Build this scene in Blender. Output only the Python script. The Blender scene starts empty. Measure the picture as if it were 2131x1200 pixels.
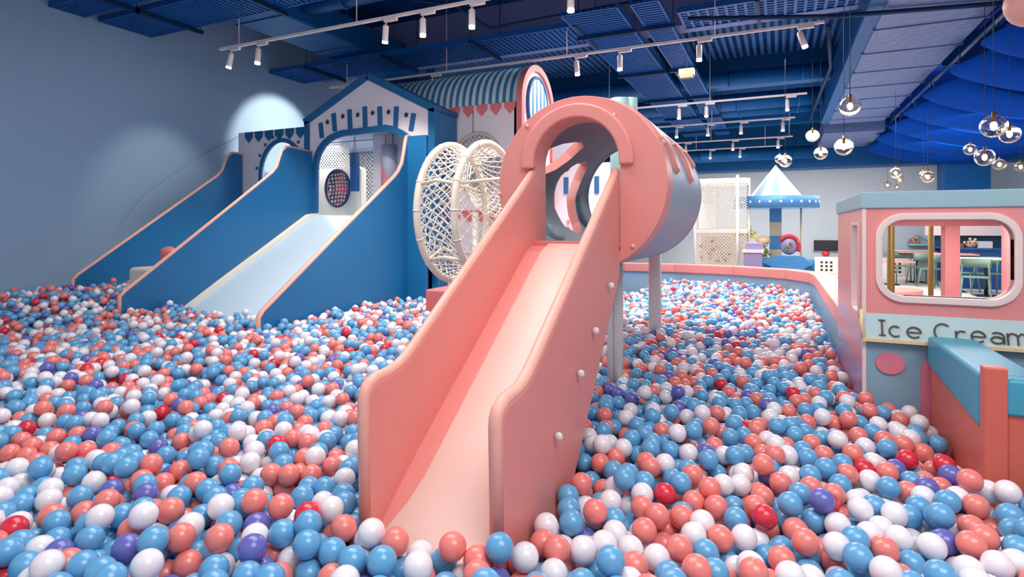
import bpy, bmesh, math, random
import numpy as np
from mathutils import Vector, Matrix, kdtree
random.seed(7)
PI = math.pi
S = bpy.context.scene
COL = S.collection
# ---------------------------------------------------------------- camera
H = 1.45; FP = 1190.0; CX = 1065.5; CY = 472.0
YAW = math.atan((1620 - CX) / FP)
cd = bpy.data.cameras.new('camera'); cam = bpy.data.objects.new('camera', cd); COL.objects.link(cam)
cam.location = (0, 0, H); cam.rotation_euler = (PI / 2, 0, YAW)
cd.sensor_width = 36; cd.lens = 36 * FP / 2131; cd.shift_y = -(600 - CY) / 2131
cd.clip_start = .05; cd.clip_end = 200
S.camera = cam
# ---------------------------------------------------------------- world, exposure
w = bpy.data.worlds.new('world'); S.world = w; w.use_nodes = True
bg = w.node_tree.nodes['Background']; bg.inputs[0].default_value = (.86, .94, 1.0, 1); bg.inputs[1].default_value = .45
S.view_settings.view_transform = 'Standard'; S.view_settings.look = 'None'
S.view_settings.exposure = 0.42; S.view_settings.gamma = 1; S.view_settings.use_curve_mapping = False
# unseen area fills added to brighten pit and hall, then the playhouse lamps
def area(name, loc, sx, sy, e, c=(1, .95, .9), rot=(0, 0, 0)):
    l = bpy.data.lights.new(name, 'AREA'); l.shape = 'RECTANGLE'; l.size = sx; l.size_y = sy; l.energy = e; l.color = c
    o = bpy.data.objects.new(name, l); COL.objects.link(o); o.location = loc; o.rotation_euler = rot
area('fill_light', (-2.2, 2.6, 4.0), 3.6, 2.0, 100, (1, .95, .90))
area('fill_light', (-1.2, 8.8, 4.0), 3.0, 2.5, 170, (1, .95, .90))
area('fill_light', (1.4, .2, 4.0), 3.0, 2.0, 112, (1, .95, .90))  # front-right fill added for the slide flank and truck front
area('fill_light', (1.5, 14.5, 3.4), 5, 5, 420, (1, .97, .93))
area('fill_light', (4.5, 9.5, 2.9), 3, 3, 110, (1, .97, .93))
area('playhouse_light', (-5.3, 8.0, 2.80), 1.8, .9, 38, (1, .98, .95))
area('playhouse_light', (-6.95, 7.2, 2.80), .7, .7, 14, (1, .98, .95))
# ---------------------------------------------------------------- pixel to place
_s, _c = math.sin(YAW), math.cos(YAW)
def ray(x, y):
    u = (x - CX) / FP; v = (CY - y) / FP
    return (-_s + u * _c, _c + u * _s, v)
def aX(x, y, X0): r = ray(x, y); t = X0 / r[0]; return Vector((X0, r[1] * t, H + r[2] * t))
def aY(x, y, Y0): r = ray(x, y); t = Y0 / r[1]; return Vector((r[0] * t, Y0, H + r[2] * t))
def aZ(x, y, Z0): r = ray(x, y); t = (Z0 - H) / r[2]; return Vector((r[0] * t, r[1] * t, Z0))
def proj(X, Y, Z):
    d = -_s * X + _c * Y
    if d < .05: return (-9999, -9999, d)
    return (CX + FP * (_c * X + _s * Y) / d, CY - FP * (Z - H) / d, d)
# ---------------------------------------------------------------- materials
def sr(*c): return tuple(((v / 255) / 12.92 if v / 255 <= .04045 else ((v / 255 + .055) / 1.055) ** 2.4) for v in c) + (1,)
def mat(name, col, rough=.5, var=.06, scale=6, bump=0, bscale=30, metal=0, emit=0, coat=0, spec=.5):
    m = bpy.data.materials.new(name); m.use_nodes = True; nt = m.node_tree; N = nt.nodes; L = nt.links
    b = N['Principled BSDF']; b.inputs['Roughness'].default_value = rough; b.inputs['Metallic'].default_value = metal
    b.inputs['Coat Weight'].default_value = coat; b.inputs['Specular IOR Level'].default_value = spec
    tc = N.new('ShaderNodeTexCoord')
    nz = N.new('ShaderNodeTexNoise'); nz.inputs['Scale'].default_value = scale; nz.inputs['Detail'].default_value = 3
    L.new(tc.outputs['Object'], nz.inputs['Vector'])
    mx = N.new('ShaderNodeMix'); mx.data_type = 'RGBA'
    mx.inputs['A'].default_value = tuple(v * (1 - var) for v in col[:3]) + (1,)
    mx.inputs['B'].default_value = tuple(min(1, v * (1 + var)) for v in col[:3]) + (1,)
    L.new(nz.outputs['Fac'], mx.inputs['Factor']); L.new(mx.outputs['Result'], b.inputs['Base Color'])
    if bump:
        n2 = N.new('ShaderNodeTexNoise'); n2.inputs['Scale'].default_value = bscale; n2.inputs['Detail'].default_value = 4
        L.new(tc.outputs['Object'], n2.inputs['Vector'])
        bp = N.new('ShaderNodeBump'); bp.inputs['Strength'].default_value = bump; bp.inputs['Distance'].default_value = .02
        L.new(n2.outputs['Fac'], bp.inputs['Height']); L.new(bp.outputs['Normal'], b.inputs['Normal'])
    if emit:
        L.new(mx.outputs['Result'], b.inputs['Emission Color']); b.inputs['Emission Strength'].default_value = emit
    return m
M = {}
M['wall'] = mat('wall_paint', sr(152, 182, 212), .75, .02, 1.2, .05, 60)
M['farwall'] = mat('far_wall_paint', sr(198, 208, 216), .8, .02, 1)
M['ceil'] = mat('ceiling_blue', sr(0, 68, 128), .7, .18, 2.5, .4, 9, spec=.25)
M['deck'] = mat('deck_blue', sr(48, 92, 150), .6, .3, 7, .8, 14, spec=.25)
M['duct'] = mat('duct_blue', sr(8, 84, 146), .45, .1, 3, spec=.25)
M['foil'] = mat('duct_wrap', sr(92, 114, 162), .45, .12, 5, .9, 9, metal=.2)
M['beam'] = mat('beam_lilac', sr(120, 128, 178), .7, .1, 4)
M['tray'] = mat('tray_blue', sr(14, 84, 158), .4, .08, 6, spec=.25)
M['darkblue'] = mat('dark_blue_steel', sr(4, 44, 88), .5, .1, 6, spec=.25)
M['swag'] = mat('swag_fabric', sr(8, 64, 158), .95, .1, 3, spec=.05)
M['white'] = mat('white_paint', sr(226, 222, 222), .5, .03, 8)
M['fwhite'] = mat('facade_white', sr(226, 218, 228), .55, .03, 4)
M['cream'] = mat('cream_padding', sr(232, 224, 208), .5, .04, 10, .1, 20)
M['bluev'] = mat('blue_vinyl', sr(24, 106, 162), .38, .05, 2, .12, 5)
M['bluet'] = mat('blue_trim', sr(18, 94, 148), .5, .05, 6)
M['coral'] = mat('coral_vinyl', sr(230, 146, 140), .42, .04, 3, .12, 6)
M['coralt'] = mat('coral_edge', sr(244, 176, 162), .45, .03, 5, .1, 12)
M['coralf'] = mat('coral_facade', sr(222, 120, 122), .5, .04, 5)
M['ltcoral'] = mat('pale_coral_bed', sr(240, 204, 194), .4, .03, 2, .08, 6)
M['ice'] = mat('ice_blue_bed', sr(188, 212, 232), .35, .03, 3, .05, 8)
M['grayblue'] = mat('grey_blue_vinyl', sr(148, 176, 200), .45, .04, 3, .1, 6)
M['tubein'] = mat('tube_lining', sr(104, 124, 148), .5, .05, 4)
M['tubespot'] = mat('tube_spot', sr(128, 162, 182), .5, .05, 4)
M['mint'] = mat('mint_paint', sr(160, 200, 204), .5, .03, 4)
M['truckpink'] = mat('truck_pink', sr(240, 150, 150), .45, .04, 2)
M['truckblue'] = mat('truck_blue', sr(140, 178, 200), .5, .04, 3)
M['truckroof'] = mat('truck_roof', sr(158, 192, 204), .5, .03, 3)
M['band'] = mat('sign_band', sr(186, 210, 216), .5, .03, 3)
M['butter'] = mat('butter_trim', sr(240, 214, 168), .5, .03, 6)
M['winframe'] = mat('window_frame_pink', sr(242, 218, 216), .45, .03, 6)
M['dot'] = mat('dot_pink', sr(232, 132, 156), .5, .03, 6)
M['ink'] = mat('letter_ink', sr(72, 60, 44), .5, .2, 40)
M['teal'] = mat('teal_vinyl', sr(70, 158, 188), .42, .05, 3, .25, 7)
M['orange'] = mat('orange_vinyl', sr(216, 106, 90), .42, .05, 3, .25, 8)
M['floor'] = mat('hall_floor', sr(224, 218, 212), .5, .03, 2)
M['pit'] = mat('pit_mat', sr(60, 110, 160), .8, .05, 2)
M['net'] = mat('net_cord', sr(232, 226, 216), .7, .05, 20)
M['netblue'] = mat('net_cord_navy', sr(40, 45, 95), .7, .05, 20)
M['netred'] = mat('net_cord_red', sr(190, 40, 85), .7, .05, 20)
M['netgreen'] = mat('net_cord_green', sr(14, 112, 92), .7, .05, 20)
M['bag'] = mat('bag_blue', sr(10, 84, 146), .5, .05, 6)
M['bagpink'] = mat('bag_pink', sr(222, 130, 140), .5, .05, 6)
M['baggrey'] = mat('bag_grey', sr(176, 182, 206), .5, .05, 6)
M['fix'] = mat('fixture_white', sr(228, 214, 214), .4, .03, 10)
M['lens'] = mat('lamp_lens', (1, .93, .84, 1), .4, 0, emit=40)
M['fil'] = mat('filament', (1, .72, .36, 1), .4, 0, emit=4.5)
M['brass'] = mat('brass_cap', sr(150, 120, 70), .35, .05, 20, metal=.6)
M['black'] = mat('black', sr(28, 32, 42), .5, .1, 10)
M['mustard'] = mat('mustard_pole', sr(178, 140, 62), .5, .05, 6)
M['sage'] = mat('sage_plastic', sr(116, 142, 126), .5, .05, 8)
M['purple'] = mat('lavender', sr(150, 138, 184), .5, .05, 8)
M['seatblue'] = mat('seat_blue', sr(66, 134, 190), .5, .05, 8)
M['tealdk'] = mat('dark_teal', sr(16, 112, 150), .5, .05, 8)
M['counter'] = mat('counter_blue', sr(14, 74, 140), .5, .05, 4)
M['counterdk'] = mat('niche_blue', sr(10, 60, 90), .5, .05, 4)
M['tablep'] = mat('table_pink', sr(226, 150, 140), .5, .05, 8)
M['tablew'] = mat('table_white', sr(232, 232, 228), .5, .03, 8)
M['yellow'] = mat('leaf_yellow', sr(226, 216, 96), .6, .2, 20)
M['green'] = mat('leaf_green', sr(110, 130, 80), .6, .3, 20)
M['red'] = mat('toy_red', sr(205, 45, 60), .5, .1, 20)
M['peach'] = mat('peach', sr(246, 206, 168), .6, .05, 8)
M['beige'] = mat('beige_lamp_box', sr(150, 138, 112), .6, .05, 8)
M['speaker'] = mat('beige_box', sr(200, 190, 165), .5, .05, 8)
# truck's left end: soft sunset bands printed on the panel
m = bpy.data.materials.new('sunset_print'); m.use_nodes = True; nt = m.node_tree; b = nt.nodes['Principled BSDF']; b.inputs['Roughness'].default_value = .3
tc = nt.nodes.new('ShaderNodeTexCoord'); sp = nt.nodes.new('ShaderNodeSeparateXYZ'); cr = nt.nodes.new('ShaderNodeValToRGB')
nz = nt.nodes.new('ShaderNodeTexNoise'); nz.inputs['Scale'].default_value = 3; mp = nt.nodes.new('ShaderNodeMapping'); mp.inputs['Scale'].default_value = (1, .4, 9)
ad = nt.nodes.new('ShaderNodeMath'); ad.operation = 'MULTIPLY_ADD'; ad.inputs[1].default_value = .22
nt.links.new(tc.outputs['Object'], mp.inputs[0]); nt.links.new(mp.outputs[0], nz.inputs['Vector']); nt.links.new(tc.outputs['Object'], sp.inputs[0])
nt.links.new(nz.outputs['Fac'], ad.inputs[0]); nt.links.new(sp.outputs['Z'], ad.inputs[2]); nt.links.new(ad.outputs[0], cr.inputs[0])
el = cr.color_ramp.elements; el[0].position = .5; el[0].color = sr(226, 150, 160); el[1].position = 1.62; el[1].color = sr(240, 160, 160)
for p, c in ((.72, (150, 150, 200)), (.86, (236, 140, 140)), (.98, (190, 160, 200)), (1.15, (244, 150, 140))):
    e = el.new(p); e.color = sr(*c)
nt.links.new(cr.outputs[0], b.inputs['Base Color']); M['sunset'] = m
# blue and white stripes of the barrel roof
def stripes(name, c1, c2, axis, freq):
    m = bpy.data.materials.new(name); m.use_nodes = True; nt = m.node_tree; b = nt.nodes['Principled BSDF']; b.inputs['Roughness'].default_value = .45
    tc = nt.nodes.new('ShaderNodeTexCoord'); sp = nt.nodes.new('ShaderNodeSeparateXYZ'); a = nt.nodes.new('ShaderNodeMath'); a.operation = 'MULTIPLY'; a.inputs[1].default_value = freq
    f = nt.nodes.new('ShaderNodeMath'); f.operation = 'FRACT'; g = nt.nodes.new('ShaderNodeMath'); g.operation = 'GREATER_THAN'; g.inputs[1].default_value = .5
    mx = nt.nodes.new('ShaderNodeMix'); mx.data_type = 'RGBA'; mx.inputs['A'].default_value = c1; mx.inputs['B'].default_value = c2
    L = nt.links; L.new(tc.outputs['Object'], sp.inputs[0]); L.new(sp.outputs[axis], a.inputs[0]); L.new(a.outputs[0], f.inputs[0]); L.new(f.outputs[0], g.inputs[0])
    L.new(g.outputs[0], mx.inputs['Factor']); L.new(mx.outputs['Result'], b.inputs['Base Color']); return m
M['stripe'] = stripes('awning_stripes', sr(196, 212, 226), sr(44, 120, 160), 'X', 9.5)
M['stripez'] = stripes('end_stripes', sr(196, 212, 226), sr(44, 120, 160), 'Y', 7)
# glass
m = bpy.data.materials.new('globe_glass'); m.use_nodes = True; b = m.node_tree.nodes['Principled BSDF']
b.inputs['Transmission Weight'].default_value = 1; b.inputs['Roughness'].default_value = .02; b.inputs['IOR'].default_value = 1.45
nz = m.node_tree.nodes.new('ShaderNodeTexNoise'); nz.inputs['Scale'].default_value = 5; rp = m.node_tree.nodes.new('ShaderNodeMix'); rp.data_type = 'RGBA'
rp.inputs['A'].default_value = (1, .84, .64, 1); rp.inputs['B'].default_value = (1, .96, .92, 1)
m.node_tree.links.new(nz.outputs['Fac'], rp.inputs['Factor']); m.node_tree.links.new(rp.outputs['Result'], b.inputs['Base Color']); M['glass'] = m
# ---------------------------------------------------------------- mesh helpers
def frame(d):
    d = d.normalized(); u = Vector((0, 0, 1)) if abs(d.z) < .95 else Vector((1, 0, 0))
    a = d.cross(u).normalized(); return a, d.cross(a).normalized()
class MB:
    def __init__(s): s.v = []; s.f = []; s.sm = []; s.mi = []
    def add(s, vs, fs, sm=False, mi=0):
        o = len(s.v); s.v += [tuple(p) for p in vs]; s.f += [tuple(i + o for i in f) for f in fs]; s.sm += [sm] * len(fs); s.mi += [mi] * len(fs); return s
    def box(s, x0, x1, y0, y1, z0, z1, mi=0):
        v = [(x, y, z) for x in (x0, x1) for y in (y0, y1) for z in (z0, z1)]
        return s.add(v, [(0, 1, 3, 2), (4, 6, 7, 5), (0, 4, 5, 1), (2, 3, 7, 6), (0, 2, 6, 4), (1, 5, 7, 3)], False, mi)
    def prism(s, pts, off, mi=0, sm=False):   # planar polygon extruded by the vector off
        n = len(pts); p = [Vector(q) for q in pts]; o = Vector(off)
        nr = Vector((0, 0, 0))
        for i in range(n): nr += p[i].cross(p[(i + 1) % n])
        if nr.dot(o) > 0: p.reverse()
        v = p + [q + o for q in p]
        s.add(v, [tuple(range(n)), tuple(range(2 * n - 1, n - 1, -1))] + [(i, i + n, (i + 1) % n + n, (i + 1) % n) for i in range(n)], sm, mi); return s
    def tube(s, pts, r, n=8, closed=False, mi=0, cap=True):
        pts = [Vector(p) for p in pts]; k = len(pts); v = []; a = None
        for i, p in enumerate(pts):
            if closed: d = pts[(i + 1) % k] - pts[i - 1]
            else: d = pts[min(i + 1, k - 1)] - pts[max(i - 1, 0)]
            if a is None: a, b = frame(d)
            else:
                d.normalize(); a = (a - d * a.dot(d)).normalized(); b = d.cross(a)
            rr = r[i] if isinstance(r, (list, tuple)) else r
            v += [p + (a * math.cos(2 * PI * j / n) + b * math.sin(2 * PI * j / n)) * rr for j in range(n)]
        f = []
        for i in range(k if closed else k - 1):
            for j in range(n):
                i2 = (i + 1) % k; f.append((i * n + j, i * n + (j + 1) % n, i2 * n + (j + 1) % n, i2 * n + j))
        s.add(v, f, True, mi)
        if cap and not closed:
            o = len(s.v) - len(v); s.f += [tuple(o + j for j in range(n - 1, -1, -1)), tuple(o + (k - 1) * n + j for j in range(n))]; s.sm += [False] * 2; s.mi += [mi] * 2
        return s
    def cyl(s, p, q, r, n=16, r2=None, mi=0): return s.tube([p, q], [r, r if r2 is None else r2], n, mi=mi)
    def lathe(s, prof, c, n=24, mi=0):        # prof = [(radius, z)], about the vertical through c
        v = []; k = len(prof); c = Vector(c)
        for r, z in prof: v += [c + Vector((r * math.cos(2 * PI * j / n), r * math.sin(2 * PI * j / n), z)) for j in range(n)]
        f = [(i * n + j, i * n + (j + 1) % n, (i + 1) * n + (j + 1) % n, (i + 1) * n + j) for i in range(k - 1) for j in range(n)]
        return s.add(v, f, True, mi)
    def ball(s, c, r, n=16, sc=(1, 1, 1), mi=0):
        v = []; m_ = n // 2; f = []
        for i in range(m_ + 1):
            t = PI * i / m_
            for j in range(n): v.append((c[0] + r * sc[0] * math.sin(t) * math.cos(2 * PI * j / n), c[1] + r * sc[1] * math.sin(t) * math.sin(2 * PI * j / n), c[2] + r * sc[2] * math.cos(t)))
        for i in range(m_):
            for j in range(n): f.append((i * n + j, (i + 1) * n + j, (i + 1) * n + (j + 1) % n, i * n + (j + 1) % n))
        return s.add(v, f, True, mi)
    def build(s, name, m, parent=None, bevel=0, seg=2, origin=None):
        me = bpy.data.meshes.new(name); o = bpy.data.objects.new(name, me)
        if parent is not None: org = wl(parent)
        elif origin is not None: org = Vector(origin)
        else:
            a = np.array(s.v); org = Vector(((a[:, 0].min() + a[:, 0].max()) / 2, (a[:, 1].min() + a[:, 1].max()) / 2, a[:, 2].min()))
        me.from_pydata([tuple(Vector(p) - org) for p in s.v], [], s.f)
        me.validate(); me.polygons.foreach_set('use_smooth', s.sm[:len(me.polygons)] if len(s.sm) >= len(me.polygons) else [False] * len(me.polygons))
        for mm in (m if isinstance(m, (list, tuple)) else [m]): me.materials.append(M[mm] if isinstance(mm, str) else mm)
        if len(me.polygons) == len(s.mi): me.polygons.foreach_set('material_index', s.mi)
        me.update(); COL.objects.link(o)
        if parent is not None: o.parent = parent
        else: o.location = org
        if bevel:
            b = o.modifiers.new('bevel', 'BEVEL'); b.width = bevel; b.segments = seg; b.limit_method = 'ANGLE'; b.angle_limit = .7
            me.polygons.foreach_set('use_smooth', [True] * len(me.polygons))
            nw = o.modifiers.new('wn', 'WEIGHTED_NORMAL'); nw.keep_sharp = False
        return o
def wl(o):
    v = Vector((0, 0, 0))
    while o is not None: v += o.location; o = o.parent
    return v
def tag(o, label, cat, group=None):
    o['label'] = label; o['category'] = cat
    if group: o['group'] = group
    return o
def thing(name, label, cat, loc, group=None):
    o = bpy.data.objects.new(name, None); COL.objects.link(o); o.location = loc; o.empty_display_size = .1
    return tag(o, label, cat, group)
def st(o): o['kind'] = 'structure'; return o
def dup(o, parent=None, loc=None):
    c = o.copy(); COL.objects.link(c)
    if parent is not None: c.parent = parent
    if loc is not None: c.location = loc
    for ch in o.children: dup(ch, c)
    return c
def relabel(o, label, group=None):
    o['label'] = label
    if group: o['group'] = group
    return o
def arc(cx, cy, r, a0, a1, n): return [(cx + r * math.cos(math.radians(a0 + (a1 - a0) * i / n)), cy + r * math.sin(math.radians(a0 + (a1 - a0) * i / n))) for i in range(n + 1)]
def ell(cx, cy, rx, ry, n=32): return [(cx + rx * math.cos(2 * PI * i / n), cy + ry * math.sin(2 * PI * i / n)) for i in range(n)]
def onY(pts, Y): return [(x, Y, z) for x, z in pts]
def onX(pts, X): return [(X, y, z) for y, z in pts]
def lab(o, t): o['label'] = t; return o
def strip(pts, wd):                          # an open 2-D path thickened to a closed outline
    L = []; R = []
    for i, p in enumerate(pts):
        a = pts[max(i - 1, 0)]; b_ = pts[min(i + 1, len(pts) - 1)]; dx, dy = b_[0] - a[0], b_[1] - a[1]; l = math.hypot(dx, dy) or 1
        nx, ny = -dy / l * wd / 2, dx / l * wd / 2; L.append((p[0] + nx, p[1] + ny)); R.append((p[0] - nx, p[1] - ny))
    return L, R
def ribbon(mb, pts, wd, put, off, mi=0):      # thick ribbon along a 2-D path; put maps 2-D to 3-D
    L, R = strip(pts, wd); n = len(L); o = Vector(off)
    v = [Vector(put(p)) for p in L] + [Vector(put(p)) for p in R]; v += [q + o for q in v]
    f = []
    for i in range(n - 1):
        f += [(i, i + 1, n + i + 1, n + i), (2 * n + i, 3 * n + i, 3 * n + i + 1, 2 * n + i + 1), (i, 2 * n + i, 2 * n + i + 1, i + 1), (n + i, n + i + 1, 3 * n + i + 1, 3 * n + i)]
    f += [(0, n, 3 * n, 2 * n), (n - 1, 3 * n - 1, 4 * n - 1, 2 * n - 1)]
    mb.add(v, f, False, mi)
# ---------------------------------------------------------------- the setting
def level(x, y):                              # height of the ball surface
    t = min(1, max(0, (-5.75 - x) / 1.2)); t = t * t * (3 - 2 * t)
    return .512 + .24 * t
st(MB().box(-8.2, 8, -4, 20.2, -.1, 0).build('floor', 'floor'))
nx, ny = 60, 70; mb = MB(); vs = []; fs = []
for j in range(ny + 1):
    for i in range(nx + 1):
        x = -8 + 9.6 * i / nx; y = -1 + 11.3 * j / ny; vs.append((x, y, level(x, y) - .215))
for j in range(ny):
    for i in range(nx): a = j * (nx + 1) + i; fs.append((a, a + 1, a + nx + 2, a + nx + 1))
st(mb.add(vs, fs).build('floor_pit', 'pit'))
st(MB().box(-8.2, -8.0, -1.5, 20.2, 0, 5.0).build('wall_left', 'wall'))
st(MB().box(-8.2, 8, 20, 20.2, 0, 5.0).build('wall_back', 'farwall'))
st(MB().box(-8.0, 8, 19.2, 20, 3.22, 5.0).build('trim_1', 'duct'))
st(MB().box(-8.2, 8, -1.5, 20.2, 5.0, 5.1).build('ceiling', 'ceil'))
# roof deck ribs and beams
for k, (Y0, wd, z0) in enumerate(((8.2, .35, 4.25), (12.6, .35, 4.35), (17.4, .3, 4.3))):
    st(MB().box(-8, 8, Y0, Y0 + wd, z0, 5.0).build('trim_%d' % (k + 2), 'beam' if k == 0 else 'duct'))
mb = MB()
for i in range(125): mb.box(-8 + i * .128, -8 + i * .128 + .06, 8.6, 12.5, 4.90, 4.995)
st(mb.build('trim_5', 'deck'))
# column behind the tower and on the right
def column(x0, x1, y0, y1): return MB().box(x0, x1, y0, y1, 0, 5.0)
a = aY(800, 100, 8.9); b = aY(868, 100, 8.9)
st(column(a.x, b.x, 8.9, 9.5).build('wall_column', 'darkblue'))
a = aY(1966, 340, 18.3); b = aY(2062, 340, 18.3)
st(column(a.x, b.x, 18.3, 19.1).build('wall_column', 'duct'))
# ---------------------------------------------------------------- ceiling services
def duct_y(name, label, x0, x1, z0, z1, y0, y1, m, seam=None):
    t = thing(name, label, 'duct', ((x0 + x1) / 2, y0, z0))
    MB().box(x0, x1, y0, y1, z0, z1).build('casing', m, t, bevel=.03)
    if seam:
        y = y0 + seam / 2
        while y < y1 - .05: MB().box(x0 - .015, x1 + .015, y, y + .04, z0 - .015, z1).build('flange', m, t); y += seam
    return t
duct_y('air_duct', 'long dark blue square duct running beside the pale left wall', -6.72, -5.85, 4.22, 4.62, 2, 8.85, 'duct', 1.4)
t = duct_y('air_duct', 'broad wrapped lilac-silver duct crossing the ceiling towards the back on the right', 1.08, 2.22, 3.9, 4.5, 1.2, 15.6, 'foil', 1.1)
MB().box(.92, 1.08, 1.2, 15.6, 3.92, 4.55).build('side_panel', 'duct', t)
duct_y('air_duct', 'pale blue duct end beyond the wrapped duct', 1.0, 2.3, 3.72, 4.1, 16.0, 18.8, 'foil')
for Yp, zp, r, lb in ((5.9, 4.5, .16, 'round blue duct crossing the ceiling above the first track'), (12.3, 4.42, .15, 'round blue duct crossing the ceiling behind the second track'), (14.6, 4.42, .2, 'round blue duct crossing the ceiling beyond the third track'), (15.6, 4.4, .16, 'round blue duct crossing the ceiling near the back'), (18.4, 3.6, .18, 'lowest round blue duct crossing the ceiling before the back wall')):
    t = thing('round_duct', lb, 'duct', (-3, Yp, zp)); X1 = .9 if Yp > 6 else -6.8
    X0 = -8 if Yp > 6 else -8
    if Yp < 6: X0, X1 = -5.8, 1.0
    MB().cyl((X0, Yp, zp), (X1, Yp, zp), r, 20).build('casing', 'duct', t)
    x = X0 + .6
    while x < X1 - .05: MB().cyl((x, Yp, zp), (x + .04, Yp, zp), r + .015, 20).build('collar', 'duct', t); x += 1.3
# perforated cable trays: mesh of crossing bars between side rails, over unistrut bars
def tray(label, x0, x1, y0, y1, z, along, grp, pitch=.075, struts=True, z2=.07):
    t = thing('cable_tray', label, 'cable tray', ((x0 + x1) / 2, (y0 + y1) / 2, z), grp)
    mb = MB(); mb2 = MB()
    if along == 'x':
        for y in (y0, y1): mb2.box(x0, x1, y - .012, y + .012, z, z + z2)
        n = int((x1 - x0) / pitch)
        for i in range(n + 1): x = x0 + i * pitch; mb.box(x, x + .034, y0, y1, z + .005, z + .018)
        for j in range(1, int((y1 - y0) / .085) + 1): y = y0 + j * .085; mb.box(x0, x1, y - .02, y + .02, z + .02, z + .034)
        if struts:
            x = x0 + .9
            while x < x1:
                hb = MB().box(x, x + .045, y0 - .12, y1 + .12, z - .05, z - .002).build('hanger', 'darkblue', t)
                MB().cyl((x + .02, y0 - .09, z - .05), (x + .02, y0 - .09, 5), .006, 5).build('rod', 'darkblue', hb); MB().cyl((x + .02, y1 + .09, z - .05), (x + .02, y1 + .09, 5), .006, 5).build('rod', 'darkblue', hb); x += 1.55
    else:
        for x in (x0, x1): mb2.box(x - .012, x + .012, y0, y1, z, z + z2)
        n = int((y1 - y0) / pitch)
        for i in range(n + 1): y = y0 + i * pitch; mb.box(x0, x1, y, y + .034, z + .005, z + .018)
        for j in range(1, int((x1 - x0) / .085) + 1): x = x0 + j * .085; mb.box(x - .02, x + .02, y0, y1, z + .02, z + .034)
        y = y0 + .8
        while y < y1:
            hb = MB().box(x0 - .06, x1 + .06, y, y + .045, z - .05, z - .002).build('hanger', 'darkblue', t)
            MB().cyl((x0 - .04, y, z - .05), (x0 - .04, y, 5), .006, 5).build('rod', 'darkblue', hb); MB().cyl((x1 + .04, y, z - .05), (x1 + .04, y, 5), .006, 5).build('rod', 'darkblue', hb); y += 2.2
    mb.build('mesh_deck', 'tray', t); mb2.build('side_rail', 'tray', t)
    return t
tray('blue mesh cable tray meeting the left wall nearest the corner of the photo', -7.98, -1.0, 3.9, 4.27, 4.1, 'x', 'cable trays')
tray('wider blue mesh cable tray second from the viewer above the left wall', -7.98, -1.5, 4.46, 5.12, 4.1, 'x', 'cable trays')
tray('blue mesh cable tray above the gabled playhouse', -7.98, -2.35, 7.2, 7.95, 4.1, 'x', 'cable trays')
tray('slatted blue cable tray above the coral tube, right of the crossing trays', -1.15, .88, 7.35, 8.0, 4.12, 'x', 'cable trays', pitch=.11)
tray('broad blue cable tray running to the back behind the coral tube, left of the pair', -2.45, -1.75, 6.7, 17.2, 4.06, 'y', 'cable trays')
tray('narrow blue cable tray running to the back, right of the pair', -1.58, -1.26, 6.7, 17.2, 4.06, 'y', 'cable trays')
mb = MB()
mb.tube([(.6, 8.7, 4.14), (.8, 11, 4.14), (.7, 17, 4.14)], .03, 8)
tag(mb.build('ceiling_pipe', 'darkblue'), 'thin dark pipe running along the left side of the wrapped duct', 'pipe')
mb = MB().tube([(-4.3, 6.2, 4.4), (-3.9, 6.6, 4.4), (-3.6, 7.0, 4.18), (.85, 7.1, 4.3)], .022, 8)
tag(mb.build('ceiling_pipe', 'darkblue'), 'dark blue bent pipe crossing the ceiling above the second track', 'pipe')
mb = MB().tube([(-1.0, 7.2, 3.98), (.6, 7.5, 3.86), (2.6, 7.9, 3.86)], .028, 8)
tag(mb.build('ceiling_pipe', 'darkblue'), 'dark blue straight pipe crossing under the wrapped duct', 'pipe')
mb = MB().tube([(2.42, 3, 3.98), (2.45, 17.5, 3.98)], .03, 8)
for i in range(9): mb.cyl((2.43, 4.5 + i * 1.5, 3.98), (2.43, 4.5 + i * 1.5, 3.7), .012, 6)
tag(mb.build('ceiling_pipe', 'foil'), 'long pale blue pipe with drops right of the wrapped duct', 'pipe')
# blue hanging fabric swags
for k, y0 in enumerate([5.2, 6.5, 7.75, 9.1, 10.6, 12.2, 13.9, 15.7, 17.6]):
    mb = MB(); nu, nv = 36, 6; vs = []; fs = []; ln = 4.2; dp = 1.15 if k < 4 else 1.4
    for j in range(nv + 1):
        for i in range(nu + 1):
            u = i / nu; v = j / nv
            sag = .52 * math.sin(PI * u) ** .75
            xo = .35 * abs(2 * v - 1) ** 2
            vs.append((2.15 + xo + u * (ln - 2 * xo), y0 + v * dp, 3.62 - sag + .10 * (2 * v - 1) ** 2))
    for j in range(nv):
        for i in range(nu): a = j * (nu + 1) + i; fs.append((a, a + 1, a + nu + 2, a + nu + 1))
    mb.add(vs, fs, True)
    names = ['nearest', 'second', 'third', 'fourth', 'fifth', 'sixth', 'seventh', 'eighth', 'farthest']
    t = thing('fabric_swag', 'royal blue fabric swag hanging from the ceiling on the right, %s of the row' % names[k], 'hanging fabric', (4.2, y0, 3.1), 'blue fabric swags under the ceiling')
    o = mb.build('fabric', 'swag', t); sm_ = o.modifiers.new('s', 'SOLIDIFY'); sm_.thickness = .02
    for xx in (2.25, 6.25): MB().cyl((xx, y0 + dp / 2, 3.6), (xx, y0 + dp / 2, 5), .008, 6).build('hanging_rod', 'darkblue', t)
# two lamps that wash the swags
for x_, y_ in ((3.3, 7.1), (3.2, 13.2), (3.6, 16.8)):
    l = bpy.data.lights.new('uplight', 'SPOT'); l.energy = 9; l.spot_size = 1.2; l.spot_blend = .6; l.shadow_soft_size = .04; l.color = (.8, .95, 1)
    o = bpy.data.objects.new('swag_light', l); COL.objects.link(o); o.location = (x_, y_, 2.6); o.rotation_euler = (PI, 0, 0)
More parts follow.
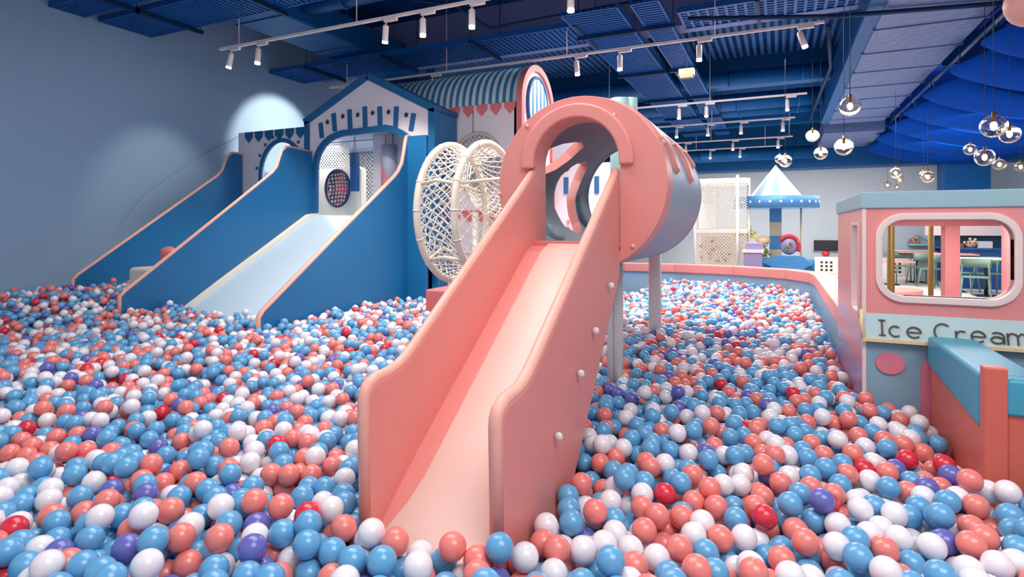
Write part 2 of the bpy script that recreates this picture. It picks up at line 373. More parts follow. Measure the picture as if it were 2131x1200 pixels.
# ---------------------------------------------------------------- tracks and spotlights
TR = [(5.15, -6.6, .5, 'first lighting track from the viewer, ending before the left wall'), (7.34, -6.75, .47, 'second lighting track, passing in front of the striped barrel roof'), (11.13, -3.4, .45, 'third lighting track, behind the coral tube'), (13.47, -3.6, .32, 'fourth lighting track from the viewer'), (16.25, -3.9, .33, 'fifth lighting track from the viewer'), (18.0, -4.5, .1, 'farthest lighting track before the back wall')]
TZ = 3.75
for Yt, x0, x1, lb in TR:
    t = thing('lighting_track', 'white ' + lb, 'light track', (x0, Yt, TZ), 'white lighting tracks')
    MB().box(x0, x1, Yt - .017, Yt + .017, TZ, TZ + .03).build('rail', 'fix', t)
    x = x0 + .35
    while x < x1: MB().cyl((x, Yt, TZ + .03), (x, Yt, 5), .006, 6).build('hanging_rod', 'fix', t); x += 1.9
def spot_proto():
    t = thing('track_spotlight', '', 'spotlight', (0, 0, 0), 'track spotlights')
    MB().box(-.02, .15, -.02, .02, -.035, 0).build('adapter', 'fix', t, bevel=.004)
    MB().cyl((0, 0, -.035), (0, 0, -.075), .008, 8).build('stem', 'fix', t)
    o = MB().tube([(0, 0, 0), (0, 0, -.015), (0, 0, -.17), (0, 0, -.175)], [.024, .033, .034, .028], 20).build('can', 'fix', t)
    q = MB().cyl((0, 0, -.173), (0, 0, -.198), .031, 20).build('lens', 'lens', o)
    o.location = (0, 0, -.065)
    return t, o
sp0, can0 = spot_proto()
SPL = bpy.data.lights.new('spot', 'SPOT'); SPL.energy = 110; SPL.spot_size = math.radians(88); SPL.spot_blend = .55; SPL.shadow_soft_size = .05; SPL.color = (1, .88, .76)
SPW = bpy.data.lights.new('wash', 'SPOT'); SPW.energy = 30; SPW.spot_size = math.radians(60); SPW.spot_blend = .7; SPW.shadow_soft_size = .03; SPW.color = (1, .9, .78)
SPB = bpy.data.lights.new('wash', 'SPOT'); SPB.energy = 115; SPB.spot_size = math.radians(72); SPB.spot_blend = .4; SPB.shadow_soft_size = .03; SPB.color = (1, .9, .76)
fx = [(0, 482, 0, .3, 'leftmost of all, nearest the left wall', 1), (0, 538, 0, .1, 'second from the left wall', 0), (0, 803, .35, .35, 'tilted down-left, above the gabled playhouse', 0), (0, 880, 0, 0, 'above the striped roof, on the nearest track', 0), (0, 982, 0, 0, 'near the top edge, left of the coral tube', 0), (0, 1188, 0, 0, 'at the very top edge above the coral tube', 0),
      (1, 900, 0, .1, 'glaring at the left end of the striped roof', 0), (1, 1199, 0, -.1, 'just right of the striped roof end', 0), (1, 1290, 0, 0, 'above the crown of the coral tube', 0), (1, 1455, 0, 0, 'above the beige box lamp', 0), (1, 1664, 0, -.3, 'tilted right at the right end of the second track', 0),
      (2, 1413, 0, 0, 'on the third track nearest the coral tube', 0), (2, 1470, 0, 0, 'middle one on the third track', 0), (2, 1638, 0, 0, 'at the right end of the third track', 0),
      (3, 1408, 0, 0, 'on the fourth track nearest the coral tube', 0), (3, 1473, 0, 0, 'second on the fourth track', 0), (3, 1542, 0, 0, 'third on the fourth track', 0), (3, 1629, 0, 0, 'at the right end of the fourth track', 0),
      (4, 1427, 0, 0, 'on the fifth track nearest the coral tube', 0), (4, 1525, 0, 0, 'middle one on the fifth track', 0), (4, 1619, 0, 0, 'at the right end of the fifth track, above the carousel tip', 0),
      (5, 1478, 0, 0, 'on the farthest track above the white tower', 0), (5, 1540, 0, 0, 'on the farthest track left of the carousel tip', 0),
      (1, 708, 0, .4, 'at the left end of the second track, over the gable', 1)]
for k, (ti, px, rx, ry, lb, wash) in enumerate(fx):
    Yt = TR[ti][0]; X = aY(px, 100, Yt).x
    t = sp0 if k == 0 else dup(sp0, None)
    t.location = (X, Yt, TZ); relabel(t, 'white cylindrical track spotlight %s' % lb)
    cn = [c for c in t.children if c.name.startswith('can')][0]; cn.rotation_euler = (rx, ry, 0)
    if True:
        l = bpy.data.objects.new('spot_lamp', SPB if wash else SPL); COL.objects.link(l)
        l.location = (X - .19 * math.sin(ry) + (-.04 if wash else 0), Yt, TZ - .285); l.rotation_euler = (rx, ry, 0)
        if wash: l.rotation_euler = (0, .85, 0)
        if k == 23: l.rotation_euler = (0, 1.2, 0)
        if k == 0: l.data = SPW; l.rotation_euler = (.05, .74, 0)
# ---------------------------------------------------------------- globe pendants
gl = [(1769, 221, 20, 'amber, in front of the wrapped duct'), (1691, 282, 13, 'amber, left of the wrapped duct end'), (1708, 319, 13, 'amber, lower left of the clear one'), (1756, 305, 18, 'clear and unlit-looking, below the largest left one'), (1634, 335, 13, 'right behind the carousel tip'), (1622, 331, 9, 'small, left behind the carousel tip'), (2068, 262, 24, 'largest on the right under the swags'), (2101, 279, 19, 'overlapping the largest right one'), (2019, 311, 12, 'small, left of the dark column edge'), (2049, 327, 18, 'amber, in front of the blue column'), (2080, 342, 12, 'small, right of the blue column'), (2124, 347, 11, 'at the right edge of the photo'), (1864, 360, 11, 'upper of a tight cluster above the truck'), (1872, 374, 8, 'lower of a tight cluster above the truck'), (1931, 368, 12, 'right of a pair left of the column'), (1922, 364, 9, 'left of a pair left of the column'), (1847, 385, 7, 'tiny dark, lowest left above the truck roof'), (1867, 389, 5, 'tiny, just over the truck roof')]
g0 = thing('globe_pendant', '', 'pendant lamp', (0, 0, 0), 'glass globe pendant lamps')
RG = .095
gb = MB().ball((0, 0, 0), RG, 28); gq = MB().ball((0, 0, 0), RG * .965, 28); gb.add(gq.v, [f[::-1] for f in gq.f], True); gb.build('globe', 'glass', g0)
MB().ball((0, 0, .0), .026, 12, (1, 1, 1.5)).build('bulb', 'fil', g0)
MB().cyl((0, 0, .02), (0, 0, .12), .014, 12).build('socket', 'brass', g0)
co = MB().cyl((0, 0, 0), (0, 0, 1), .0035, 5).build('cord', 'black', g0); co.location = (0, 0, .12)
for k, (px, py, r, lb) in enumerate(gl):
    t = g0 if k == 0 else dup(g0, None)
    rr = ray(px, py); d = FP * RG / r; sc_ = min(1, 15 / d); d *= sc_; t.scale = (sc_,) * 3
    t.location = (rr[0] * d, rr[1] * d, H + rr[2] * d); relabel(t, 'glass globe pendant lamp, ' + lb)
    [c for c in t.children if c.name.startswith('cord')][0].scale = (1, 1, (5 - t.location.z) / sc_ - .12)
for k, (px, py, lb) in enumerate(((1429, 152, 'small beige box-shaped emergency lamp hung below the narrow tray'),)):
    p = aY(px, py, 8.7); t = thing('emergency_lamp', lb, 'lamp', p)
    MB().box(p.x - .11, p.x + .11, p.y - .05, p.y + .05, p.z - .05, p.z + .06).build('housing', 'beige', t, bevel=.01)
    MB().box(p.x - .09, p.x + .09, p.y - .055, p.y + .04, p.z - .075, p.z - .05).build('diffuser', 'beige', t)
    MB().cyl((p.x, p.y, p.z + .06), (p.x, p.y, 5), .006, 6).build('hanging_rod', 'darkblue', t)
# the round pink thing peeping in at the top right corner
p = aY(2150, 5, 5.0)
t = thing('ball_pendant', 'big coral ball lamp cut off by the top right corner', 'pendant lamp', p)
MB().ball(p, .16, 24).build('ball', 'coralt', t); MB().cyl(p + Vector((0, 0, .15)), (p.x, p.y, 5), .006, 6).build('cord', 'black', t)
# ---------------------------------------------------------------- coral slide with tube
XL0, XL1, XR0, XR1 = -1.235, -1.195, -.78, -.735
t = thing('tube_slide', 'coral vinyl slide coming down out of a padded ice-cream tube into the balls', 'slide', (-.98, 2.4, .3))
YD = 2.87; CXT, CZT = -.955, 1.675; R = .462
def wallprof(y0, ytop, dz, ztop):
    # front upright, rounded shoulder, dip, straight rise (Y, z)
    z = .935 + dz
    pts = [(y0 + .02, .28), (y0, .5), (y0 - .01, z - .075)] + [(y0 + .05 + .06 * math.cos(a), z - .06 + .06 * math.sin(a)) for a in [PI * .9, PI * .75, PI * .5]] + [(y0 + .12, z + .004), (y0 + .17, z + .014), (y0 + .22, z + .035), (y0 + .27, z + .065)]
    return pts + [(ytop, ztop)]
def slidewall(name, x0, x1, y0, ztop, dz, ytop=YD + .02):
    pr = wallprof(y0, ytop, dz, ztop); under = [(ytop, 1.20), (y0 + .62, .42), (y0 + .45, .28)]
    o = MB().prism(onX(pr + under, x0), (x1 - x0, 0, 0)).build(name, 'coral', t, bevel=.012, seg=3)
    ed = MB(); xm = (x0 + x1) / 2
    L_ = [(xm, a_, b_ + .004) for a_, b_ in pr[1:]]
    ed.tube(L_, (x1 - x0) / 2 * .98, 10); lab(ed.build('edge_piping', 'coralt', o), 'paler coral top edge')
    return o
wl_ = slidewall('side_wall', XL0, XL1, 1.48, 1.755, .01)
wr_ = slidewall('side_wall', XR0, XR1, 1.52, 1.73, -.015)
# knob bolts under the right wall
for k, (px, py) in enumerate(((1272, 594), (1240, 688), (1209, 777), (1163, 908))):
    p = aX(px, py, XR1 + .02); MB().ball(p, .011, 12, (1.4, 1, 1.5)).build('bolt_cap', 'white', t)
# bed: coral base with pale sheet, gentle flattening at the foot
bp = [(1.42, .36), (1.50, .43), (1.60, .52), (1.75, .635), (2.0, .81), (2.4, 1.085), (2.74, 1.32), (2.86, 1.36)]
mb = MB()
for i in range(len(bp) - 1):
    (a0, b0), (a1, b1) = bp[i], bp[i + 1]
    mb.prism([(XL1, a0, b0), (XL1, a1, b1), (XL1, a1, b1 - .05), (XL1, a0, b0 - .05)], (XR0 - XL1, 0, 0))
mb.build('bed', 'coral', t)
mb = MB(); vs = []; fs = []
sh = [(1.47, .405, -1.20, -.79), (1.53, .458, -1.17, -.80), (1.60, .52, -1.135, -.81), (1.68, .58, -1.12, -.825), (1.80, .672, -1.115, -.83)] + [(a_, b_, -1.115, -.83) for a_, b_ in ((2.0, .81), (2.4, 1.085), (2.74, 1.32), (2.84, 1.354))]
for a_, b_, x0, x1 in sh:
    vs += [(x0, a_, b_ + .003), (x0 + .012, a_, b_ + .012), (x1 - .012, a_, b_ + .012), (x1, a_, b_ + .003)]
for i in range(len(sh) - 1):
    for j in range(3): fs.append((4 * i + j, 4 * i + j + 1, 4 * i + j + 5, 4 * i + j + 4))
lab(mb.add(vs, fs, True).build('sliding_sheet', 'ltcoral', t), 'pale pink sliding surface')
MB().box(XL1, XR0, 2.83, 2.90, 1.345, 1.375).build('threshold', 'coralf', t, bevel=.006)
# padded face of the tube with the arched doorway
def arch_pts(cx, w_, z0, zc, n=16): return [(cx - w_, z0)] + [(cx - w_ * math.cos(PI * i / n), zc + w_ * 1.0 * math.sin(PI * i / n)) for i in range(n + 1)] + [(cx + w_, z0)]
AW = .235; AC = -.965; AZ = 1.79; AB = 1.30
def ring_face(mb, outer, inner, y0, y1):
    # outer closed loop and inner closed loop with equal counts, joined as a thick ring
    n = len(outer); v = [(x, y0, z) for x, z in outer] + [(x, y0, z) for x, z in inner] + [(x, y1, z) for x, z in outer] + [(x, y1, z) for x, z in inner]; f = []
    for i in range(n):
        j = (i + 1) % n
        f += [(i, j, n + j, n + i), (2 * n + i, 3 * n + i, 3 * n + j, 2 * n + j), (i, 2 * n + i, 2 * n + j, j), (n + i, n + j, 3 * n + j, 3 * n + i)]
    mb.add(v, f, False)
NN = 72; outer = []; inner = []
for i in range(NN):
    a_ = 2 * PI * i / NN - PI / 2; outer.append((CXT + R * math.cos(a_), CZT + R * math.sin(a_)))
    dx, dz = math.cos(a_), math.sin(a_)         # inner arch by angle about the doorway centre
    # intersect the ray from (AC,1.6) with the arch outline
    ox, oz = AC, 1.62; best = 9
    if dx > 1e-6: best = min(best, AW / dx)
    if dx < -1e-6: best = min(best, -AW / dx)
    if dz < -1e-6: best = min(best, (AB - oz) / dz)
    zt = oz + dz * best
    if zt > AZ:
        B = dz * (oz - AZ); C_ = (oz - AZ) ** 2 - AW ** 2; q = B * B - C_
        best = -B + math.sqrt(max(q, 0))
    inner.append((ox + dx * best, oz + dz * best))
mb = MB(); ring_face(mb, outer, inner, YD, YD + .16)
face = mb.build('padded_face', 'coral', t, bevel=.03, seg=4)
# raised roll around the doorway
mb = MB(); ap = [(AC - AW - .035, 1.765)] + [(AC - (AW + .035) * math.cos(PI * i / 20), AZ + (AW + .035) * math.sin(PI * i / 20)) for i in range(21)] + [(AC + AW + .035, 1.765)]
ribbon(mb, ap, .075, lambda p: (p[0], YD - .03, p[1]), (0, .045, 0)); mb.build('door_roll', 'coral', face, bevel=.012, seg=3)
for px, py in ((1097, 262), (1190, 224), (1277, 240), (1040, 403), (1317, 512)):
    p = aY(px, py, YD - .004); MB().ball(p, .012, 12, (1, .6, 1)).build('bolt_cap', 'coralt', face)
# tube: coral collar, grey body with drips, lining, two holes in the left wall
def shell(y0, y1, ro, ri, n=64, m=1):
    mb = MB(); v = []; f = []
    ys = [y0 + (y1 - y0) * i / m for i in range(m + 1)]
    for r_ in (ro, ri):
        for y in ys: v += [(CXT + r_ * math.cos(2 * PI * j / n), y, CZT + r_ * math.sin(2 * PI * j / n)) for j in range(n)]
    K = (m + 1) * n
    for i in range(m):
        for j in range(n):
            k2 = (j + 1) % n
            f.append((i * n + j, i * n + k2, (i + 1) * n + k2, (i + 1) * n + j)); f.append((K + i * n + j, K + (i + 1) * n + j, K + (i + 1) * n + k2, K + i * n + k2))
    for j in range(n):
        k2 = (j + 1) % n; f.append((j, K + j, K + k2, k2)); f.append((m * n + j, m * n + k2, K + m * n + k2, K + m * n + j))
    mb.add(v, f, True); return mb
YE = 4.25
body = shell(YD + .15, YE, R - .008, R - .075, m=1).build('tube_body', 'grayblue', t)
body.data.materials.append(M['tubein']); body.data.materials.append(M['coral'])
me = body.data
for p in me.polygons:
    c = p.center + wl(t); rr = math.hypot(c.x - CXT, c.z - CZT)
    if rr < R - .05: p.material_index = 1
# cutters: curved bean holes
def cutter(path, rad):
    mb = MB(); pts = [Vector(p) for p in path]; k = len(pts)
    # outline in the tangent direction, extruded towards -X (outwards)
    L, Rr = [], []
    cm = Vector((CXT, 0, CZT))
    ring = []
    for i, p in enumerate(pts):
        d = (pts[min(i + 1, k - 1)] - pts[max(i - 1, 0)]); rd = Vector((p.x - CXT, 0, p.z - CZT)).normalized(); sd = d.cross(rd).normalized()
        L.append(p + sd * rad[i]); Rr.append(p - sd * rad[i])
    loop = L + Rr[::-1]; n = len(loop)
    def push(q, s_): rd = Vector((q.x - CXT, 0, q.z - CZT)); return Vector((CXT, q.y, CZT)) + rd * s_
    v = [push(q, .72) for q in loop] + [push(q, 1.35) for q in loop]
    f = [(i, (i + 1) % n, n + (i + 1) % n, n + i) for i in range(n)]
    for i in range(k - 1):
        a, b_, c_, d_ = i, i + 1, n - 2 - i, n - 1 - i
        f.append((a, d_, c_, b_)); f.append((n + a, n + b_, n + c_, n + d_))
    mb.add(v, f); o = mb.build('cut', 'coral', t); 
    bm = bmesh.new(); bm.from_mesh(o.data); bmesh.ops.remove_doubles(bm, verts=bm.verts, dist=1e-5); bmesh.ops.recalc_face_normals(bm, faces=bm.faces); bm.to_mesh(o.data); bm.free(); return o
def cpt(y, deg): a_ = math.radians(deg); return (CXT + (R - .04) * math.cos(a_), y, CZT + (R - .04) * math.sin(a_))
# angle measured from +X, 180 = left side; 90 = top
c1 = cutter([cpt(3.13, 160), cpt(3.2, 156), cpt(3.34, 149), cpt(3.50, 140), cpt(3.62, 132), cpt(3.68, 127)], [.02, .08, .11, .11, .08, .01])
c2 = cutter([cpt(3.70, 224), cpt(3.70, 217), cpt(3.72, 202), cpt(3.76, 184), cpt(3.86, 166), cpt(4.0, 152), cpt(4.07, 147)], [.02, .15, .21, .21, .16, .10, .01])
for c_ in (c1, c2):
    md = body.modifiers.new('hole', 'BOOLEAN'); md.operation = 'DIFFERENCE'; md.object = c_; md.solver = 'EXACT'; md.material_mode = 'TRANSFER'
dg = bpy.context.evaluated_depsgraph_get(); dg.update()
nm = bpy.data.meshes.new_from_object(body.evaluated_get(dg)); body.modifiers.clear(); body.data = nm
nm.shade_smooth() if hasattr(nm, 'shade_smooth') else None
try: nm.set_sharp_from_angle(angle=.6)
except Exception: pass
for c_ in (c1, c2): bpy.data.objects.remove(c_)
# coral frosting: a cap over the top of the tube with fingers dripping down its flanks
def thb(Y, right):
    base = 26 if Y < 3.3 else 36
    if not right: base = 70
    f = ((3.20, .085, 7), (3.74, .085, 5), (4.12, .06, 22)) if right else ((3.05, .06, 30), (3.86, .09, 22))
    o = base
    for c_, w_, tip in f:
        u = abs(Y - c_) / w_
        if u < 1: o = min(o, base - (base - tip) * (1 - u ** 3) ** .45)
    return o
vs = []; fs = []; NYf = 110; NT = 40
for i in range(NYf + 1):
    Y = YD + .08 + (YE - .02 - YD - .08) * i / NYf; lo = thb(Y, True); hi = 180 - thb(Y, False)
    for j in range(NT + 1):
        k = j / NT; a_ = math.radians(lo + (hi - lo) * k); edge = 0 if i in (0, NYf) else min(1, min(j, NT - j) / 1.0); rr = R - .012 + .026 * edge
        vs.append((CXT + rr * math.cos(a_), Y, CZT + rr * math.sin(a_)))
for i in range(NYf):
    for j in range(NT): q = i * (NT + 1) + j; fs.append((q, q + 1, q + NT + 2, q + NT + 1))
MB().add(vs, fs, True).build('frosting_drips', 'coral', t)
# pale spots on the lining (thin oval pads)
def pad(y, deg, ry, rdeg):
    mb = MB(); n = 24; v = []; 
    for i in range(n):
        a_ = 2 * PI * i / n; yy = y + ry * math.cos(a_); aa = math.radians(deg + rdeg * math.sin(a_)); v.append((CXT + (R - .079) * math.cos(aa), yy, CZT + (R - .079) * math.sin(aa)))
    aa = math.radians(deg); v.append((CXT + (R - .079) * math.cos(aa), y, CZT + (R - .079) * math.sin(aa)))
    o = mb.add(v, [(i, (i + 1) % n, n) for i in range(n)], True).build('oval_pad', 'tubespot', body)
    s_ = o.modifiers.new('s', 'SOLIDIFY'); s_.thickness = .006; s_.offset = 1
pad(3.25, 190, .13, 13); pad(3.28, 222, .14, 10); pad(4.1, 200, .16, 22)
# deck floor inside the tube
MB().box(CXT - .25, CXT + .25, YD + .15, YE, 1.31, 1.345).build('tube_floor', 'tubein', t)
# second coral ring and platform behind
mb = MB(); o2 = [(CXT + (R - .005) * math.cos(2 * PI * i / 64), CZT + (R - .005) * math.sin(2 * PI * i / 64)) for i in range(64)]; i2 = [(CXT + (R - .08) * math.cos(2 * PI * i / 64), CZT + (R - .08) * math.sin(2 * PI * i / 64)) for i in range(64)]
ring_face(mb, o2, i2, YE, YE + .04); mb.build('end_ring', 'grayblue', t, bevel=.01)
# posts
for px, y in ((1273, 3.62), (1287, 3.60)):
    p = aY(px, 780, y); 
    MB().cyl((p.x, y, .25), (p.x, y, 1.27), .030, 20).build('post', 'white', t)
p = aZ(1363, 690, .52); pk = thing('landing_platform', 'white-posted landing with mint turret behind the grey end of the coral tube', 'platform', (p.x, p.y, .3))
MB().cyl((p.x, p.y, .25), (p.x, p.y, 1.30), .054, 24).build('post', 'white', pk)
MB().cyl((p.x - 1.0, p.y + .1, .25), (p.x - 1.0, p.y + .1, 1.30), .054, 24).build('post', 'white', pk)
MB().box(p.x - 1.1, p.x + .06, YE + .06, p.y + .25, 1.30, 1.36).build('deck', 'coral', pk, bevel=.01)
q = aY(1297, 215, 5.0); zt = aY(1297, 205, 5.0).z
lab(MB().cyl((q.x - .03, 5.0, 1.36), (q.x - .03, 5.0, zt), .085, 24).build('turret', 'mint', pk), 'mint green round turret'); MB().cyl((q.x + .03, 5.15, 1.36), (q.x + .03, 5.15, zt + .03), .06, 20).build('turret', 'mint', pk); MB().cyl((q.x + .07, 4.9, 1.36), (q.x + .07, 4.9, zt - .16), .06, 20).build('turret', 'mint', pk)
# pink padded block left of the slide
a = aZ(885, 650, .5)
p0 = aY(886, 602, a.y); p1 = aY(975, 602, a.y)
tag(MB().box(a.x, a.x + .75, a.y, a.y + .5, .28, p0.z).build('foam_block', 'coralf', bevel=.02), 'pink foam block standing in the balls left behind the coral slide', 'foam block')
# ---------------------------------------------------------------- blue slides and playhouse fronts
FY = 6.4

def blueslide(label, xl0, xl1, xr0, xr1, leftp, rightp, bed0, bedx):
    t = thing('wide_slide', label, 'slide', ((xl0 + xr1) / 2, 5.2, .3))
    def side(x0, x1, pr, name='side_wall'):
        o = MB().prism(onX(pr[0] + pr[1], x0), (x1 - x0, 0, 0)).build(name, 'bluev', t, bevel=.012, seg=3)
        e = MB().tube([((x0 + x1) / 2, a_, b_ + .004) for a_, b_ in pr[0]], (x1 - x0) / 2 * 1.02, 10)
        lab(e.build('edge_piping', 'coralt', o), 'coral piping along the top edge'); return o
    if leftp: side(xl0, xl1, leftp)
    if rightp: side(xr0, xr1, rightp)
    mb = MB()
    for i in range(len(bed0) - 1):
        (a0, b0), (a1, b1) = bed0[i], bed0[i + 1]
        mb.prism([(bedx[0], a0, b0), (bedx[0], a1, b1), (bedx[0], a1, b1 - .06), (bedx[0], a0, b0 - .06)], (bedx[1] - bedx[0], 0, 0))
    lab(mb.build('bed', 'ice', t), 'ice blue sliding surface')
    mb = MB()
    for i in range(len(bed0) - 1):
        (a0, b0), (a1, b1) = bed0[i], bed0[i + 1]
        mb.prism([(bedx[0] - .0, a0, b0 + .0), (bedx[0], a1, b1), (bedx[0], a1, b1 + .03), (bedx[0], a0, b0 + .03)], (.1, 0, 0))
    lab(mb.build('edge_strip', 'cream', t), 'cream strip beside the left wall')
    return t
def bumpprof(y0, z0, y1, z1, zb, yend, under):
    # straight rail from the foot to (y1,z1) then an S curve up to the flat bump at zb
    top = [(y0 - .02, z0 - .28), (y0 - .02, z0 - .02), (y0 + .03, z0 + .03)]
    top += [(y1, z1)] + [(y1 + .08, z1 + .09), (y1 + .13, z1 + .22), (y1 + .17, zb - .07), (y1 + .24, zb - .01), (y1 + .32, zb), (yend, zb - .02)]
    return (top, under)
bedB = [(3.95, .30), (4.3, .46), (4.8, .76), (5.6, 1.22), (6.25, 1.60), (6.42, 1.625)]
sB = blueslide('wide blue slide under the gabled playhouse front, with two blue walls', -6.25, -6.21, -4.53, -4.48,
    bumpprof(3.70, .74, 5.66, 2.18, 2.57, 6.38, [(6.38, 1.3), (4.4, .2), (3.72, .2)]),
    ([(3.93, .25), (3.93, .58), (3.98, .64), (5.07, 1.41), (6.02, 2.07), (6.13, 2.16), (6.22, 2.28), (6.27, 2.45), (6.30, 2.58), (6.33, 2.65), (6.385, 2.67)], [(6.385, .22)]),
    bedB, (-6.21, -4.53))
sA = blueslide('blue slide along the left wall, half hidden behind the nearer blue wall', -7.70, -7.66, 0, 0,
    bumpprof(4.02, .84, 5.95, 2.22, 2.60, 6.38, [(6.38, .3), (4.05, .2)]), None,
    [(3.9, .45), (4.4, .62), (4.9, .84), (5.6, 1.22), (6.25, 1.60), (6.42, 1.625)], (-7.66, -6.27))
# grey board on the wall beside slide A
mb = MB().prism([aX(518, 272, -7.985), aX(520, 470, -7.985), aX(300, 640, -7.985), aX(165, 575, -7.985), aX(300, 405, -7.985), aX(400, 335, -7.985)], (.01, 0, 0))
mb.build('side_board', 'wall', sA)
# plain lower side panel of slide B's right flank
mb = MB().prism([(-4.48, 6.40, .25), (-4.48, 7.0, .25), (-4.48, 7.0, 1.6), (-4.48, 6.40, 1.6)], (-.05, 0, 0)); mb.build('rear_panel', 'bluev', sB)
MB().box(-4.53, -4.19, 6.32, 6.385, .25, 2.66).build('front_return', 'bluev', sB, bevel=.01)
def facade(t, outline, Y, th, m='fwhite', name='front_board'): return MB().prism(onY(outline, Y), (0, th, 0)).build(name, m, t, bevel=.006)
# gabled front
tg = thing('gabled_playhouse', 'white gabled playhouse front with blue trim, bars and stars over the wide blue slide', 'playhouse', (-5.2, 6.5, 1.3))
gx0, gx1, gz, ga, gap = -6.35, -4.11, 3.02, -5.2, 3.54
ox0, ox1, oz = -6.17, -4.36, 2.80
cr_ = .42
arch = [(ox0, 1.6)] + [(ox0, 2.3)] + [(ox0 + .52 + .52 * math.cos(a_), 2.30 + .48 * math.sin(a_)) for a_ in [PI - PI / 2 * i / 10 for i in range(1, 11)]] + [(ox1 - .52 + .52 * math.cos(a_), 2.30 + .48 * math.sin(a_)) for a_ in [PI / 2 - PI / 2 * i / 10 for i in range(0, 11)]] + [(ox1, 1.6)]
# slight crown on the flat part
arch = [(x, z + .05 * max(0, 1 - ((x - ga) / .5) ** 2) if z > 2.7 else z) for x, z in arch]
fb = MB().prism(onY([(gx0, 1.45), (gx0, gz), (ga, gap), (gx1, gz), (gx1, 1.45), (ox1, 1.45)] + arch[::-1] + [(ox0, 1.45)], FY), (0, .08, 0)).build('front_board', 'fwhite', tg)
mb = MB(); put = lambda p: (p[0], FY - .03, p[1])
ribbon(mb, [(gx0 + .03, .9), (gx0 + .03, gz - .01)], .085, put, (0, .14, 0)); ribbon(mb, [(gx0 - .02, gz - .02), (ga, gap + .02)], .10, put, (0, .14, 0)); ribbon(mb, [(ga, gap + .02), (gx1 + .02, gz - .02)], .10, put, (0, .14, 0)); ribbon(mb, [(gx1 - .03, gz - .01), (gx1 - .03, .9)], .10, put, (0, .14, 0))
mb.build('gable_trim', 'bluet', tg)
mb = MB(); ribbon(mb, [(x, z) for x, z in arch], .085, put, (0, .05, 0)); mb.build('arch_trim', 'bluet', tg)
def ztop(x): return 2.30 + .5 if False else None
bars = [(668, 256, 671, 274), (695, 236, 698, 260), (728, 228, 730, 256), (760, 222, 761, 252), (791, 222, 792, 251), (826, 222, 824, 251), (862, 236, 856, 258)]
for x0, y0, x1, y1 in bars:
    p = aY(x0, y0, FY); q = aY(x1, y1, FY); mb = MB(); ribbon(mb, [(p.x, p.z), (q.x, q.z - .09)], .07, lambda p_: (p_[0], FY - .02, p_[1]), (0, .03, 0)); mb.build('bar', 'bluet', tg)
for x0, y0 in ((682, 254), (714, 242), (745, 239), (776, 235), (809, 233), (846, 239)):
    p = aY(x0, y0, FY); pts = [(p.x + (.042 if i % 2 == 0 else .018) * math.sin(PI * i / 5), p.z + (.042 if i % 2 == 0 else .018) * math.cos(PI * i / 5)) for i in range(10)]
    lab(MB().prism(onY(pts, FY - .014), (0, .02, 0)).build('star', 'black', tg), 'dark star')
# roof slabs, roof returning backwards
MB().prism(onY([(gx0 - .03, gz - .03), (ga, gap), (ga, gap + .05), (gx0 - .03, gz + .02)], FY + .02), (0, 1.2, 0)).build('roof_slope', 'bluet', tg)
MB().prism(onY([(gx1 + .03, gz - .03), (ga, gap), (ga, gap + .05), (gx1 + .03, gz + .02)], FY + .02), (0, .55, 0)).build('roof_slope', 'bluet', tg)
MB().box(gx1 - .09, gx1, FY + .08, 6.98, .3, gz).build('side_board', 'bluev', tg)
# inside: deck, ceiling boards, rear net, cream panel with round net hole
MB().box(-7.5, gx1 - .1, FY + .02, 9.6, 1.5, 1.61).build('deck', 'grayblue', tg)
mb = MB()
for i in range(8): mb.box(-7.4, gx1 - .1, FY + .1 + i * .4, FY + .46 + i * .4, 2.83 + .01 * (i % 2), 2.86 + .01 * (i % 2))
lab(mb.build('ceiling_boards', 'baggrey', tg), 'pale lilac ceiling boards')
def grid(x0, x1, z0, z1, Y, p, r, mb, diag=False):
    if not diag:
        n = int((x1 - x0) / p)
        for i in range(n + 1): x = x0 + i * (x1 - x0) / n; mb.tube([(x, Y, z0), (x, Y, z1)], r, 4, cap=False)
        n = int((z1 - z0) / p)
        for i in range(n + 1): z = z0 + i * (z1 - z0) / n; mb.tube([(x0, Y, z), (x1, Y, z)], r, 4, cap=False)
    else:
        w_, h_ = x1 - x0, z1 - z0; k = -h_
        while k < w_:
            a0 = max(0, -k) ; 
            s0 = max(k, 0); z_0 = s0 - k; s1 = min(w_, k + h_)
            if s1 > s0:
                mb.tube([(x0 + s0, Y, z0 + s0 - k), (x0 + s1, Y, z0 + s1 - k)], r, 4, cap=False)
                mb.tube([(x1 - s0, Y, z0 + s0 - k), (x1 - s1, Y, z0 + s1 - k)], r, 4, cap=False)
            k += p
a = aY(756, 300, 8.4); b = aY(812, 300, 8.4)
mb = MB(); grid(-8.0 + .4, b.x + .3, 1.62, 2.8, 8.4, .075, .007, mb, True); mb.build('rear_net', 'net', tg)
MB().box(-7.9, -3.2, 9.4, 9.5, 1.6, 3.3).build('rear_board', 'fwhite', tg)
mb = MB(); a = aY(815, 300, 7.6); b = aY(880, 300, 7.6); grid(a.x, b.x + .2, 1.62, 2.82, 7.6, .05, .009, mb, True); mb.build('green_net', 'netgreen', tg)
a = aY(657, 430, 7.3); b = aY(752, 340, 7.3); c = aY(703, 391, 7.3)
rx, rz = .25, .30
rect = []; n = 48
for i in range(n):
    t_ = 2 * PI * i / n; dx, dz = math.cos(t_), math.sin(t_)
    cz0 = a.z - c.z if False else 1.62 - c.z; k = min((b.x - c.x) / dx if dx > 1e-6 else 9, (a.x - c.x) / dx if dx < -1e-6 else 9, (2.42 - c.z) / dz if dz > 1e-6 else 9, (1.62 - c.z) / dz if dz < -1e-6 else 9)
    rect.append((c.x + dx * k, c.z + dz * k))
